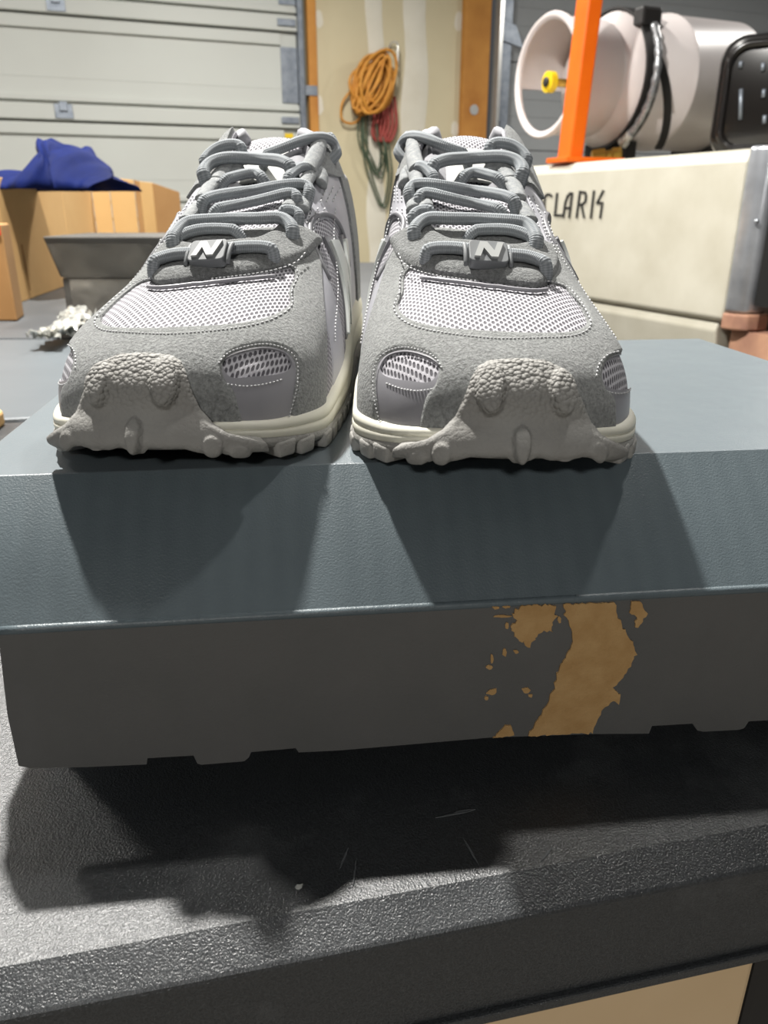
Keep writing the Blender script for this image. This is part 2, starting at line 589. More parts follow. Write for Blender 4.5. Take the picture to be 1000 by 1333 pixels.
# --- white sectional door on the left
d1 = empty('door_1', wall_pt(-2, 0), 'white sectional overhead door with ribbed joints and steel end stile', 'door')
d1['kind'] = 'structure'
OD1 = wall_pt(-2, 0)
SL = -3.4
zA, zE = wall_sz(386, 42)[1], wall_sz(384, 167)[1]
pitch_z = zA - zE
zj = [zE + pitch_z * k for k in range(-3, 4)]
S_STILE0 = wall_sz(367, 100)[0]
for k in range(len(zj) - 1):
    lo, hi = zj[k], zj[k + 1]
    if hi < 0:
        continue
    lo = max(lo, 0.0)
    sec = wall_box(MB(), SL, S_DOOR, lo + 0.004, hi - 0.004, -0.05, -0.012).build('section', 'door_paint', d1, OD1, bevel=0.003)
    u = pitch_z
    # bands of each section, from its bottom joint upwards
    wall_box(MB(), SL, S_DOOR, hi - 0.30 * 0 - 0.002, hi + 0.075, -0.012, 0.022).build('stiffener_rib', 'door_paint', sec, OD1, bevel=0.006)
    wall_box(MB(), SL, S_STILE0, hi - 0.070, hi - 0.012, -0.012, 0.006).build('rail', 'door_paint', sec, OD1, bevel=0.005)
    wall_box(MB(), SL, S_DOOR, hi + 0.088, hi + 0.118, -0.012, 0.012).build('rail', 'door_paint', sec, OD1, bevel=0.005)
    wall_box(MB(), SL, S_STILE0, lo + 0.20, lo + 0.205, -0.012, -0.0105).build('crease', 'door_paint', sec, OD1)
    if lo > 0:
        wall_box(MB(), S_STILE0, S_DOOR, lo + 0.13, hi - 0.075, -0.012, -0.005).build('end_stile', 'galvanized', sec, OD1)
    wall_box(MB(), S_STILE0 - 0.02, S_DOOR - 0.01, hi + 0.02, hi + 0.055, 0.022, 0.034).build('hinge', 'galvanized', sec, OD1, bevel=0.004)
    sm = wall_sz(82, 137)[0] + (0.03 if k % 2 else 0)
    h = MB()
    wall_box(h, sm - 0.045, sm + 0.045, hi + 0.005, hi + 0.075, 0.022, 0.027)
    wall_box(h, sm - 0.02, sm + 0.02, hi + 0.04, hi + 0.085, 0.026, 0.04)
    h.build('hinge', 'galvanized', sec, OD1, bevel=0.003)
wall_box(MB(), SL, S_DOOR, 0.0, 2.7, -0.10, -0.052).build('backing', 'dark_gap', d1, OD1)
tr = MB()
s0 = wall_sz(387.5, 100)[0]
wall_box(tr, s0, s0 + 0.035, 0, 2.7, 0.02, 0.026)
wall_box(tr, s0 + 0.030, s0 + 0.036, 0, 2.7, -0.02, 0.026)
wall_box(tr, s0, s0 + 0.005, 0, 2.7, 0.02, 0.05)
tr.build('track', 'galvanized', d1, OD1)
for z in (0.7, 1.45, 1.75):
    wall_box(MB(), s0 + 0.03, s0 + 0.10, z, z + 0.05, 0.05, 0.056).build('track_bracket', 'galvanized', d1, OD1)
s_, z_ = wall_sz(374, 177)
wall_box(MB(), s_ - 0.02, s_ + 0.03, z_ - 0.012, z_ + 0.012, 0.022, 0.024).build('warning_sticker', 'valve_yellow', d1, OD1)

# --- grey sectional door behind the tank
d2 = empty('door_2', wall_pt(2.5, 0), 'grey panelled overhead door behind the white gas tank', 'door')
d2['kind'] = 'structure'
OD2 = wall_pt(2.5, 0)
S2 = wall_sz(640, 100)[0]
for k in range(6):
    sec = wall_box(MB(), S2 + 0.04, 5.6, 0.5 * k + 0.003, 0.5 * k + 0.497, -0.05, -0.012).build('section', 'door_paint_grey', d2, OD2, bevel=0.003)
    for q in range(1, 5):
        wall_box(MB(), S2 + 0.04, 5.6, 0.5 * k + 0.1 * q - 0.003, 0.5 * k + 0.1 * q + 0.003, -0.012, -0.009).build('rib', 'door_paint_grey', sec, OD2)
tr = MB()
wall_box(tr, S2 - 0.01, S2 + 0.012, 0, 2.8, 0.03, 0.10)
tr.build('track_edge', 'hook_steel', d2, OD2)
wall_box(MB(), S2 + 0.012, S2 + 0.10, 0, 2.8, 0.02, 0.05).build('track', 'galvanized', d2, OD2)
for (px, py) in ((660, 40), (655, 172)):
    s, z = wall_sz(px, py, 0.05)
    poly = [wall_pt(s - 0.06, z - 0.05, 0.05), wall_pt(s + 0.12, z - 0.09, 0.05), wall_pt(s + 0.06, z + 0.03, 0.05), wall_pt(s - 0.03, z + 0.06, 0.05)]
    MB().prism(poly, WN * 0.012).build('track_bracket', 'galvanized', d2, OD2, bevel=0.003)
s, z = wall_sz(617, 143, 0.045)
MB().prism([wall_pt(s + 0.03 * math.cos(a), z + 0.03 * math.sin(a), 0.046) for a in np.linspace(0, 6.28, 10, endpoint=False)], WN * 0.004).build('plate', 'hook_steel', d2, OD2)

# --- wall hook, orange cord coil, tangled green cord
hs, hz = wall_sz(509, 66)
OH = wall_pt(hs, hz - 0.1)
hk = MB()
hp = [(-0.02, -0.05, 0.002), (-0.02, 0.0, 0.01), (-0.012, 0.03, 0.03), (0.0, 0.035, 0.06), (0.008, 0.02, 0.085), (0.008, -0.04, 0.09), (0.008, -0.09, 0.088)]
hk.tube([wall_pt(hs + a, hz + b, c) for a, b, c in catmull(hp, per=5)], 0.006, 8)
hk = hk.build('wall_hook', 'hook_steel', origin=OH, smooth=True)
tag(hk, 'bright steel hook on the drywall holding the orange cord', 'hook')

cx, cz = wall_sz(478, 112)
OC = wall_pt(cx, cz - 0.25)
mb = MB()
for k in range(20):
    pts = []
    ax, bx = random.uniform(.025, .118), random.uniform(.10, .168)
    tilt = math.radians(-28 + random.uniform(-9, 9))
    ox, oz = random.uniform(-.03, .03), random.uniform(-.02, .02)
    ph = random.uniform(0, 6.28)
    dep = 0.03 + 0.006 * k
    for a in np.linspace(0, 2 * math.pi, 44, endpoint=False):
        wob = 1 + 0.06 * math.sin(3 * a + ph)
        x, zz = ax * math.cos(a) * wob, bx * math.sin(a) * wob
        X = x * math.cos(tilt) - zz * math.sin(tilt)
        Z = x * math.sin(tilt) + zz * math.cos(tilt)
        pts.append(wall_pt(cx + ox + X, cz + oz + Z, dep + 0.012 * math.sin(a + ph)))
    mb.tube(pts, 0.0085, 7, closed=True)
lp = [(-0.10, -0.02), (-0.17, -0.10), (-0.17, -0.19), (-0.09, -0.20), (-0.03, -0.12)]
mb.tube([wall_pt(cx + a, cz + b, 0.04) for a, b in catmull(lp, per=6)], 0.007, 7)
cc = mb.build('extension_cord', 'cord_orange', origin=OC, smooth=True)
tag(cc, 'coiled orange extension cord hanging on the drywall', 'cord')

mb = MB()
g0s, g0z = wall_sz(487, 150)
OG = wall_pt(g0s, g0z - 0.55)
for k in range(6):
    a, b = random.uniform(-.10, .02), random.uniform(.03, .10)
    dz = random.uniform(0.25, 0.52)
    p = [(a, 0.05, .02), (a - .02, -dz * .4, .03 + .01 * k), (a + .05, -dz * .8, .03), ((a + b) / 2 + .04, -dz, .03), (b, -dz * .6, .02 + .01 * k), (b - .02, -dz * .2, .03), (b, 0.04, .02)]
    mb.tube([wall_pt(g0s + x, g0z + z, o) for x, z, o in catmull(p, per=7)], 0.0055, 6)
gc = mb.build('hanging_cord', 'cord_green', origin=OG, smooth=True)
tag(gc, 'thin dark green cord dangling in loops below the orange coil', 'cord')
mb = MB()
for k in range(4):
    a = 0.02 + 0.025 * k
    p = [(a, 0.14, .04), (a - .03, 0.02, .05), (a - .05, -.10, .05), (a - .01, -.14, .05), (a + .03, -.05, .05), (a + .02, .10, .04)]
    mb.tube([wall_pt(g0s + x, g0z + z, o) for x, z, o in catmull(p, per=7)], 0.010, 6)
rc = mb.build('bungee_cord', 'cord_red', origin=wall_pt(g0s, g0z - 0.15), smooth=True)
tag(rc, 'dark red cord bundle hanging just under the orange coil', 'cord')

# ================================================================== forklift
FA = Vector((0.86, 2.0, 0))
FDIR = Vector((0.35, -0.8, 0)).normalized()            # along the face, towards the right edge
FNRM = Vector((FDIR.y, -FDIR.x, 0))                    # out of the face, towards the camera
if FNRM.y > 0:
    FNRM = -FNRM
FIN = -FNRM
fk = empty('forklift', (1.3, 2.8, 0), 'cream forklift rear counterweight with black CLARK lettering and an orange post', 'forklift')
OF = Vector((1.3, 2.8, 0))
ZT, ZB = CAM_Z + 0.132, CAM_Z - 0.275


def fpt(k, z, inn=0.0):
    """k metres to the left of the right edge along the face, inn metres into the body"""
    p = FA - FDIR * k + FIN * inn
    return Vector((p.x, p.y, z))


def extrude_profile(prof, k0, k1):
    return MB().hexa([fpt(k0, z, i) for i, z in prof], [fpt(k1, z, i) for i, z in prof])


pr = [(0.018, ZB), (0.0, ZB + 0.012), (0.0, ZT - 0.03), (0.01, ZT - 0.01), (0.03, ZT), (1.2, ZT), (1.2, ZB)]
cwt = extrude_profile(pr, 0.0, 1.05).build('counterweight', 'counterweight', fk, OF, bevel=0.006)
pr = [(0.012, ZB - 0.002), (0.006, ZB - 0.02), (0.05, ZB - 0.25), (0.10, 0.25), (1.2, 0.25), (1.2, ZB - 0.002)]
extrude_profile(pr, 0.02, 1.05).build('lower_skirt', 'counterweight', fk, OF, bevel=0.006)
mb = MB()
mb.lathe([(0, .22), (.02, .25), (.14, .25), (.16, .22)], fpt(0.95, 0.25, 0.15), FIN, 28)
mb.build('wheel', 'letter_black', fk, OF, smooth=True, angle=0.6)
mb = MB()
mb.lathe([(0, .22), (.02, .25), (.14, .25), (.16, .22)], fpt(0.95, 0.25, 1.0), FIN, 28)
mb.build('wheel', 'letter_black', fk, OF, smooth=True, angle=0.6)
# lettering: stroke lines on the face
LT = {
    'letter_c': [[(121, 236), (113, 228), (101, 228), (93, 240), (90, 270), (92, 295), (100, 306), (108, 304)]],
    'letter_l': [[(143, 224), (134, 313)], [(134, 313), (162, 313)]],
    'letter_a': [[(168, 320), (176, 262), (186, 234), (198, 222)], [(204, 222), (192, 322)], [(173, 283), (198, 283)]],
    'letter_r': [[(222, 322), (236, 216)], [(236, 217), (256, 220), (261, 232), (257, 258), (246, 268), (233, 270)], [(242, 270), (252, 322)]],
    'letter_k': [[(280, 324), (293, 214)], [(331, 213), (306, 262)], [(304, 263), (328, 263)], [(327, 263), (318, 324)]],
}
for nm, strokes in LT.items():
    mb = MB()
    for st in strokes:
        for (a, b) in zip(st[:-1], st[1:]):
            a2, b2 = Vector((a[0], a[1])), Vector((b[0], b[1]))
            t = (b2 - a2).normalized()
            n = Vector((-t.y, t.x)) * 4.2
            e = t * 2.0
            q = [a2 - e + n, b2 + e + n, b2 + e - n, a2 - e - n]
            mb.prism([on_plane(680 + p.x / 3.125, 180 + p.y / 3.125, FA + FNRM * 0.001, FNRM) for p in q], FNRM * 0.002)
    mb.build(nm, 'letter_black', cwt, OF)
# chrome-edged corner with a dark recess
mb = MB()
prof = [(0.0, 0.0), (-0.030, 0.004), (-0.055, 0.022), (-0.062, 0.05), (-0.058, 0.09), (-0.02, 0.11), (0.0, 0.10)]


def cpt(k, i, z):
    return fpt(k - 0.002, z, i - 0.002)


mb.hexa([cpt(a, b, ZB + 0.03) for a, b in prof], [cpt(a, b, ZT + 0.004) for a, b in prof])
mb.build('chrome_corner', 'chrome', fk, OF, bevel=0.010, seg=4, smooth=True, angle=0.9)
mb = MB()
mb.hexa([cpt(-0.066, 0.03, ZB + 0.05), cpt(-0.40, 0.03, ZB + 0.05), cpt(-0.40, 0.2, ZB + 0.05), cpt(-0.066, 0.2, ZB + 0.05)],
        [cpt(-0.066, 0.03, ZT - 0.05), cpt(-0.40, 0.03, ZT - 0.05), cpt(-0.40, 0.2, ZT - 0.05), cpt(-0.066, 0.2, ZT - 0.05)])
mb.build('dark_recess', 'black_void', fk, OF)
mb = MB()
mb.hexa([cpt(a * 1.15 + 0.002, b, ZB - 0.012) for a, b in prof], [cpt(a * 1.15 + 0.002, b, ZB + 0.028) for a, b in prof])
mb.build('corner_sill', 'brown_tone', fk, OF, bevel=0.005)
mb = MB().lathe([(0, .005), (.006, .005), (.008, .003)], cpt(-0.05, 0.012, CAM_Z - 0.03), FNRM, 12)
mb.build('rivet', 'chrome', fk, OF, smooth=True)
mb = MB()
mb.hexa([fpt(-0.01, 0.25, 0.03), fpt(-0.45, 0.25, 0.03), fpt(-0.45, 0.25, 0.8), fpt(-0.01, 0.25, 0.8)],
        [fpt(-0.01, ZB - 0.015, 0.03), fpt(-0.45, ZB - 0.015, 0.03), fpt(-0.45, ZB - 0.015, 0.8), fpt(-0.01, ZB - 0.015, 0.8)])
mb.build('lower_panel', 'brown_tone', fk, OF)
# orange post: stands on the top edge, leans slightly
pb = on_plane(741, 214, FA + FIN * 0.05, FNRM)
pb.z = ZT + 0.002
ptop = at(788, -160, pb.y + 0.03)
mb = MB()
hw = 0.026
ux = Vector((0.93, 0.36, 0))
uy = Vector((-0.36, 0.93, 0))
ring = lambda c: [c + ux * a * hw + uy * b * 0.036 for a, b in ((-1, -1), (1, -1), (1, 1), (-1, 1))]
mb.hexa(ring(pb), ring(ptop))
mb.build('overhead_guard_post', 'orange_paint', fk, OF, bevel=0.006)
mb = MB().box(pb + ux * 0.06 + Vector((0, 0, 0.008)), (0.22, 0.12, 0.016), rotz(math.atan2(ux.y, ux.x)))
mb.build('post_foot', 'orange_paint', fk, OF, bevel=0.003)

# ================================================================== gas tank on the forklift
TA = Vector((0.92, 0.39, 0)).normalized()
TC = at(711, 101, 3.03)                                # centre of the open collar rim
RC, RB = 0.182, 0.219
OT = Vector((TC.x + TA.x * 0.4, TC.y + TA.y * 0.4, ZT))
TC2 = TC + Vector((0, 0, 0.002))
tk = empty('gas_tank', OT, 'white steel gas tank lying on its side above the cream counterweight', 'gas tank')
body = MB()
L0 = 0.16
prof = [(L0 - .03, .002), (L0 - .025, .06), (L0 - .01, .12), (L0 + .02, .165), (L0 + .06, .19), (L0 + .10, RB)]
prof += [(L0 + 0.30, RB), (L0 + 0.305, RB + .004), (L0 + 0.315, RB + .004), (L0 + 0.32, RB), (L0 + 0.62, RB), (L0 + .66, .19), (L0 + .70, .16), (L0 + .72, .002)]
bd = body.lathe(prof, TC2, TA, 64, cap=False).build('tank_body', 'tank_white', tk, OT, smooth=True)
col = MB()
prof = [(0.0, RC - .012), (-.008, RC - .004), (-.008, RC + .006), (0.0, RC + .012), (.012, RC + .010), (.016, RC), (L0 + .03, RC), (L0 + .03, RC - .006), (.016, RC - .006), (.01, RC - .012), (0.0, RC - .012)]
# the collar is open on one side, towards the strap
o_, d_ = TC2, TA
a_ = Vector((0, 0, 1))
b_ = d_.cross(a_)
nseg = 72
vs = []
for (l, r) in prof:
    for k in range(nseg):
        an = 2 * math.pi * k / nseg
        vs.append(o_ + d_ * l + (a_ * math.cos(an) + b_ * math.sin(an)) * r)
fs = []
for i in range(len(prof) - 1):
    for k in range(nseg):
        an = 2 * math.pi * (k + .5) / nseg
        # cut-out window low on the near side of the collar wall
        if prof[i][0] >= 0.016 and prof[i + 1][0] >= 0.016 and 3.5 < an < 4.6:
            continue
        fs.append((i * nseg + k, i * nseg + (k + 1) % nseg, (i + 1) * nseg + (k + 1) % nseg, (i + 1) * nseg + k))
col.add(vs, fs)
col.build('collar_ring', 'tank_white', tk, OT, smooth=True, angle=0.9)
vp = at(716, 107, TC.y + 0.06)
mb = MB()
kn = []
for (l, r0) in ((-.014, .026), (-.012, .034), (.012, .034), (.014, .026)):
    kn.append((l, r0))
mb.lathe(kn, vp, -TA, 24)
kv = mb.build('valve_knob', 'valve_yellow', tk, OT, smooth=True, angle=0.7)
mb = MB().lathe([(.014, .016), (.02, .016), (.022, .008)], vp, -TA, 16)
mb.build('knob_cap', 'letter_black', kv, OT, smooth=True)
mb = MB().lathe([(0, .014), (.13, .014)], vp + TA * 0.01, TA, 16)
mb.build('valve_stem', 'brass', tk, OT, smooth=True)
# cradle carrying the tank above the counterweight
for l in (0.30, 0.72):
    mb = MB()
    c = TC2 + TA * l
    mb.box(Vector((c.x, c.y, (ZT + c.z - RB + .02) / 2)), (0.05, 0.24, c.z - RB + .02 - ZT), rotz(math.atan2(TA.y, TA.x)))
    mb.build('cradle', 'strap_black', tk, OT, bevel=0.004)


def band(l0, l1, half, r, a0, a1, name, parent):
    """flat strap round the tank from angle a0 to a1 while drifting along the axis from l0 to l1"""
    A = np.linspace(a0, a1, 40)
    rows = []
    for k, an in enumerate(A):
        l = l0 + (l1 - l0) * k / (len(A) - 1)
        rad = a_ * math.cos(an) + b_ * math.sin(an)
        c = TC2 + TA * l
        rows.append([c - TA * half + rad * (r - .002), c - TA * half + rad * (r + .006), c + TA * half + rad * (r + .006), c + TA * half + rad * (r - .002)])
    return MB().grid(rows).build(name, 'strap_black', parent, OT, smooth=True, angle=0.6)


# direction of the camera-side flank
near = -1.0 if b_.y > 0 else 1.0
band(L0 + 0.115, L0 + 0.115, 0.030, RB, near * -1.2, near * 3.3, 'strap', tk)
band(L0 + 0.13, L0 + 0.32, 0.016, RB + .001, near * 1.35, near * 2.9, 'strap', tk)
bk = TC2 + TA * (L0 + 0.12) + (a_ * math.cos(near * .75) + b_ * math.sin(near * .75)) * (RB + .012)
MB().box(bk, (0.085, 0.05, 0.06), rotz(math.atan2(TA.y, TA.x))).build('strap_buckle', 'strap_black', tk, OT, bevel=0.01)
# braided hose with a brass end
hz = []
for f in np.linspace(0, 1, 26):
    an = near * (0.95 + 1.5 * f)
    hz.append(TC2 + TA * (L0 + 0.115 - 0.02 * f * f) + (a_ * math.cos(an) + b_ * math.sin(an)) * (RB + .025))
hose = empty('gas_hose', hz[-1], 'braided steel gas hose with brass fitting in front of the white tank', 'hose')
OHO = hz[-1].copy()
rr = [0.0125 + 0.0022 * math.sin(i * 2.2) for i in range(len(hz))]
MB().tube(hz, rr, 12).build('braid', 'hose_steel', hose, OHO, smooth=True)
e = hz[-1] - hz[-2]
e.normalize()
MB().lathe([(0, .016), (.03, .016), (.03, .02), (.045, .02), (.05, .013)], hz[-1] - e * .01, e, 14).build('crimp_sleeve', 'hook_steel', hose, OHO, smooth=True, angle=.6)
bf = at(789, 203, hz[-1].y - 0.01)
MB().lathe([(-.05, .02), (-.048, .027), (-.005, .027), (0.0, .018), (.02, .018), (.02, .024), (.05, .024), (.055, .012)], bf, Vector((1, -.1, .12)), 6).build('brass_fitting', 'brass', hose, OHO, bevel=0.002)

# ================================================================== black metal canister beside the tank
cdir = Vector((0.87, -0.49, 0)).normalized()
crot = rotz(math.atan2(cdir.y, cdir.x))
cn0 = at(921, 190, 2.55)
cy = cn0.y
OCN = Vector((cn0.x + 0.28, cy + 0.15, ZT))
can = empty('metal_canister', OCN, 'glossy black metal canister with pressed slots right of the white tank', 'canister')
zt_ = at(955, 46, cy).z
zc_ = (ZT + 0.003 + zt_) / 2
hh = zt_ - ZT - 0.003
fc = Vector((cn0.x, cy, zc_))


def rrect(w, h, r, n=8):
    out = []
    for (sx, sy, a0) in ((1, 1, 0), (-1, 1, 90), (-1, -1, 180), (1, -1, 270)):
        for k in range(n + 1):
            a = math.radians(a0 + 90 * k / n)
            out.append((sx * (w / 2 - r) + r * math.cos(a), sy * (h / 2 - r) + r * math.sin(a)))
    return out


mb = MB()
cw = 0.52
cdn = Vector((cdir.y, -cdir.x, 0))
rings = []
for (ins, dep) in ((0.02, 0.0), (0.006, 0.006), (0.0, 0.02), (0.0, 0.26), (0.02, 0.28)):
    rings.append([fc + cdir * (cw / 2 + x) - cdn * dep + Vector((0, 0, z)) for x, z in rrect(cw - 2 * ins, hh - 2 * ins, 0.07 - ins)])
n_ = len(rings[0])
vs = [p for r_ in rings for p in r_]
fs = [(i * n_ + k, i * n_ + (k + 1) % n_, (i + 1) * n_ + (k + 1) % n_, (i + 1) * n_ + k) for i in range(4) for k in range(n_)]
fs += [tuple(range(n_))[::-1], tuple(4 * n_ + k for k in range(n_))]
mb.add(vs, fs)
mb.build('shell', 'black_enamel', can, OCN, smooth=True, angle=0.7)
rim = [fc + cdir * (cw / 2 + x) + cdn * 0.004 + Vector((0, 0, z)) for x, z in rrect(cw - .055, hh - .055, 0.055)]
MB().tube(rim, 0.011, 8, closed=True).build('rolled_rim', 'black_enamel', can, OCN, smooth=True)
for (px, y0, y1) in ((965, 80, 88), (965, 116, 156), (994, 82, 92), (995, 116, 127), (996, 150, 161)):
    pl0 = fc + cdn * 0.001
    a = on_plane(px, y0, pl0, cdn)
    b = on_plane(px - 1, y1, pl0, cdn)
    MB().tube([a, a.lerp(b, .5), b], 0.006, 8).build('pressed_slot', 'galvanized', can, OCN, smooth=True)
for k in range(3):
    for (y0, y1) in ((82, 92), (116, 127), (150, 161)):
        a = on_plane(1030 + 32 * k, y0, pl0, cdn)
        b = on_plane(1030 + 32 * k, y1, pl0, cdn)
        MB().tube([a, b], 0.006, 8).build('pressed_slot', 'galvanized', can, OCN, smooth=True)
M['scuff'] = simple('scuff', srgb(96, 99, 101), 0.8)
M['shoebox_low'] = box_mat('shoebox_low_board', srgb(96, 95, 93), srgb(88, 88, 86), 0.6, 0.01, 0.02)
M['film_bright'] = simple('film_bright', srgb(206, 206, 198), 0.12, 0.3, col2=srgb(150, 150, 146), nscale=60)

# ================================================================== tables
TZ = CAM_Z - 0.195                                     # table surface
E0 = Vector((-0.106, 0.151, 0))
ED = Vector((0.976, 0.218, 0)).normalized()
EI = Vector((-ED.y, ED.x, 0))


def tpt(s, a, z):
    """s along the near edge, a inwards from the ridge, z relative to the surface"""
    p = E0 + ED * s + EI * a
    return Vector((p.x, p.y, TZ + z))


OTB = Vector((0.1, 0.5, 0))
tb = empty('folding_table', OTB, 'black plastic table with a rolled front edge, under the slate shoe box', 'table')
prof = [(0.0, 0.0), (0.62, 0.0), (0.632, -0.005), (0.632, -0.043), (0.60, -0.043), (0.60, -0.02), (0.02, -0.02), (0.02, -0.043), (-0.0122, -0.043), (-0.0117, -0.006)]
mb = MB().hexa([tpt(-1.1, a, z) for a, z in prof], [tpt(1.3, a, z) for a, z in prof])
top = mb.build('table_top', 'table_black', tb, OTB, bevel=0.0012)
lipp = [(-0.0142, -0.047), (-0.0142, -0.0425), (0.022, -0.0425), (0.022, -0.047)]
MB().hexa([tpt(-1.1, a, z) for a, z in lipp], [tpt(1.3, a, z) for a, z in lipp]).build('rim_lip', 'table_black', top, OTB, bevel=0.0008)
cq = on_plane(975, 1290, tpt(0, 0.035, 0), EI)
s1 = (cq - E0).dot(ED)
for (s, a) in ((s1 + 0.045, 0.075), (s1 + 0.045, 0.52), (-0.95, 0.075), (-0.95, 0.52)):
    sq = [tpt(s + x, a + y, -0.0205) for x, y in ((-.04, -.035), (.04, -.035), (.04, .035), (-.04, .035))]
    MB().prism(sq, (0, 0, -TZ + 0.0215)).build('leg', 'letter_black', tb, OTB, bevel=.004)
# scuffs and the pale fleck
for (px, py, l, w, an) in ((592, 1060, .014, .0008, .25), (605, 1056, .008, .0012, .2), (448, 1118, .010, .0008, 1.3), (462, 1135, .012, .0006, 1.5), (613, 1108, .012, .0008, 1.9), (712, 1112, .008, .0008, .9)):
    c = on_z(px, py, TZ + 0.0003)
    v = Vector((math.cos(an), math.sin(an), 0)) * l / 2
    n = Vector((-math.sin(an), math.cos(an), 0)) * w / 2
    k = [c - v, c - v * .3 + n, c + v * .6 + n * .7, c + v, c + v * .2 - n, c - v * .6 - n * .6]
    MB().prism(k, (0, 0, 0.0002)).build('scuff_mark', 'scuff', top, OTB)
c = on_z(389, 1155, TZ)
fr = [c + Vector((x * .001, y * .001, 0)) for x, y in ((-1.1, -.3), (-.5, .6), (.3, .5), (1.2, .9), (1.0, -.2), (.2, -.9), (-.6, -.8))]
fk2 = MB().prism(fr, (0, 0, 0.0006)).build('paper_fleck', 'label_white', origin=c)
tag(fk2, 'tiny white fleck of paper on the black table', 'fleck')

# the second and third grey surfaces further back, level with the table
fa_, fb_ = tpt(-1.2, 0.637, 0), tpt(0.045, 0.637, 0)
p = [Vector((fa_.x, fa_.y, 0)), Vector((fb_.x, fb_.y, 0)), Vector((-0.20, 1.245, 0)), Vector((-1.5, 1.235, 0))]
OG2 = Vector((-0.85, 1.0, 0))
g2 = empty('utility_table', OG2, 'smooth blue grey table top left behind the shoe box', 'table')
MB().prism([q + Vector((0, 0, TZ - 0.035)) for q in p], (0, 0, 0.035)).build('table_top', 'grey_lid', g2, OG2, bevel=0.004)
for q in ((-1.4, .88), (-.3, .88), (-1.4, 1.16), (-.3, 1.16)):
    MB().tube([Vector((q[0], q[1], 0.001)), Vector((q[0], q[1], TZ - .035))], 0.018, 10).build('leg', 'letter_black', g2, OG2, smooth=True, angle=.8)
p = [Vector((-1.9, 1.249, 0)), Vector((0.25, 1.262, 0)), Vector((0.25, 3.1, 0)), Vector((-1.9, 3.1, 0))]
OG3 = Vector((-0.8, 2.2, 0))
g3 = empty('work_table', OG3, 'large dull grey table carrying the cardboard box and wrapped box', 'table')
MB().prism([q + Vector((0, 0, TZ - 0.04)) for q in p], (0, 0, 0.040)).build('table_top', 'grey_table', g3, OG3, bevel=0.003)
for q in ((-1.8, 1.35), (.15, 1.35), (-1.8, 3.0), (.15, 3.0)):
    MB().tube([Vector((q[0], q[1], 0.001)), Vector((q[0], q[1], TZ - .04))], 0.02, 10).build('leg', 'letter_black', g3, OG3, smooth=True, angle=.8)

# carton on the floor below the near table
OCB = Vector((0.0, 0.45, 0))
ct = empty('carton', OCB, 'beige cardboard carton standing on the floor under the black table', 'box')
ctop = TZ - 0.024
lo = [tpt(s1 - 0.55, 0.035, 0), tpt(s1, 0.035, 0), tpt(s1, 0.45, 0), tpt(s1 - 0.55, 0.45, 0)]
lo = [Vector((q.x, q.y, 0.001)) for q in lo]
hi = [Vector((q.x, q.y, ctop)) for q in lo]
MB().hexa(lo, hi).build('carton_body', 'carton_beige', ct, OCB, bevel=0.003)
m_ = [Vector((q.x, q.y, ctop)) for q in (tpt(s1 - 0.30, 0.036, 0), tpt(s1 - 0.25, 0.036, 0), tpt(s1 - 0.25, 0.449, 0), tpt(s1 - 0.30, 0.449, 0))]
MB().prism(m_, (0, 0, 0.0008)).build('packing_tape', 'cardboard_dark', ct, OCB)

# ================================================================== dark shoe box under the sneakers
BA = math.radians(6.5)
BW = Vector((math.cos(BA), math.sin(BA), 0))
BD = Vector((-math.sin(BA), math.cos(BA), 0))
BZ = CAM_Z - 0.085                                     # top of the box
B0 = Vector((0, 0.2625, 0))
W0, W1, DEP = -0.1474, 0.252, 0.256


def bl(w, d, z):
    """box-local point: w along the front edge, d depth, z relative to the top"""
    return Vector((w, d, z))


bx = empty('shoe_box', B0 + Vector((0, 0, TZ)), 'dark slate cardboard shoe box with torn tan patch beneath the sneakers', 'box', rz=BA)
OB = (0, 0, TZ - BZ)                                   # box-local origin sits on the table
zt0, zb0 = 0.0, TZ - BZ + 0.0006
tp = MB().hexa([bl(W0, 0, -.003), bl(W1, 0, -.003), bl(W1, DEP, -.003), bl(W0, DEP, -.003)], [bl(W0, 0, 0), bl(W1, 0, 0), bl(W1, DEP, 0), bl(W0, DEP, 0)])
tp.build('lid_panel', 'shoebox_top', bx, OB, bevel=0.0014, seg=3)
# walls of the tray under the lid
th = 0.003
iw = 0.006
MB().box(((W0 + W1) / 2, 0.012, (zb0 - .0035) / 2), (W1 - W0 - 2 * iw, th, -zb0 - .0035)).build('front_wall', 'shoebox', bx, OB)
MB().box(((W0 + W1) / 2, DEP - .006, (zb0 - .0035) / 2), (W1 - W0 - 2 * iw, th, -zb0 - .0035)).build('back_wall', 'shoebox', bx, OB)
for w in (W0 + iw, W1 - iw):
    MB().box((w, DEP / 2 + .004, (zb0 - .0035) / 2), (th, DEP - .026, -zb0 - .0035)).build('side_wall', 'shoebox', bx, OB)
for w in (W0 + .0012, W1 - .0012):
    MB().box((w, DEP / 2, -.022), (.0022, DEP - .006, .036)).build('lid_side', 'shoebox', bx, OB)
MB().box(((W0 + W1) / 2, DEP / 2, zb0 + .0018), (W1 - W0 - 2 * iw - .008, DEP - .03, .003)).build('base_panel', 'shoebox', bx, OB)
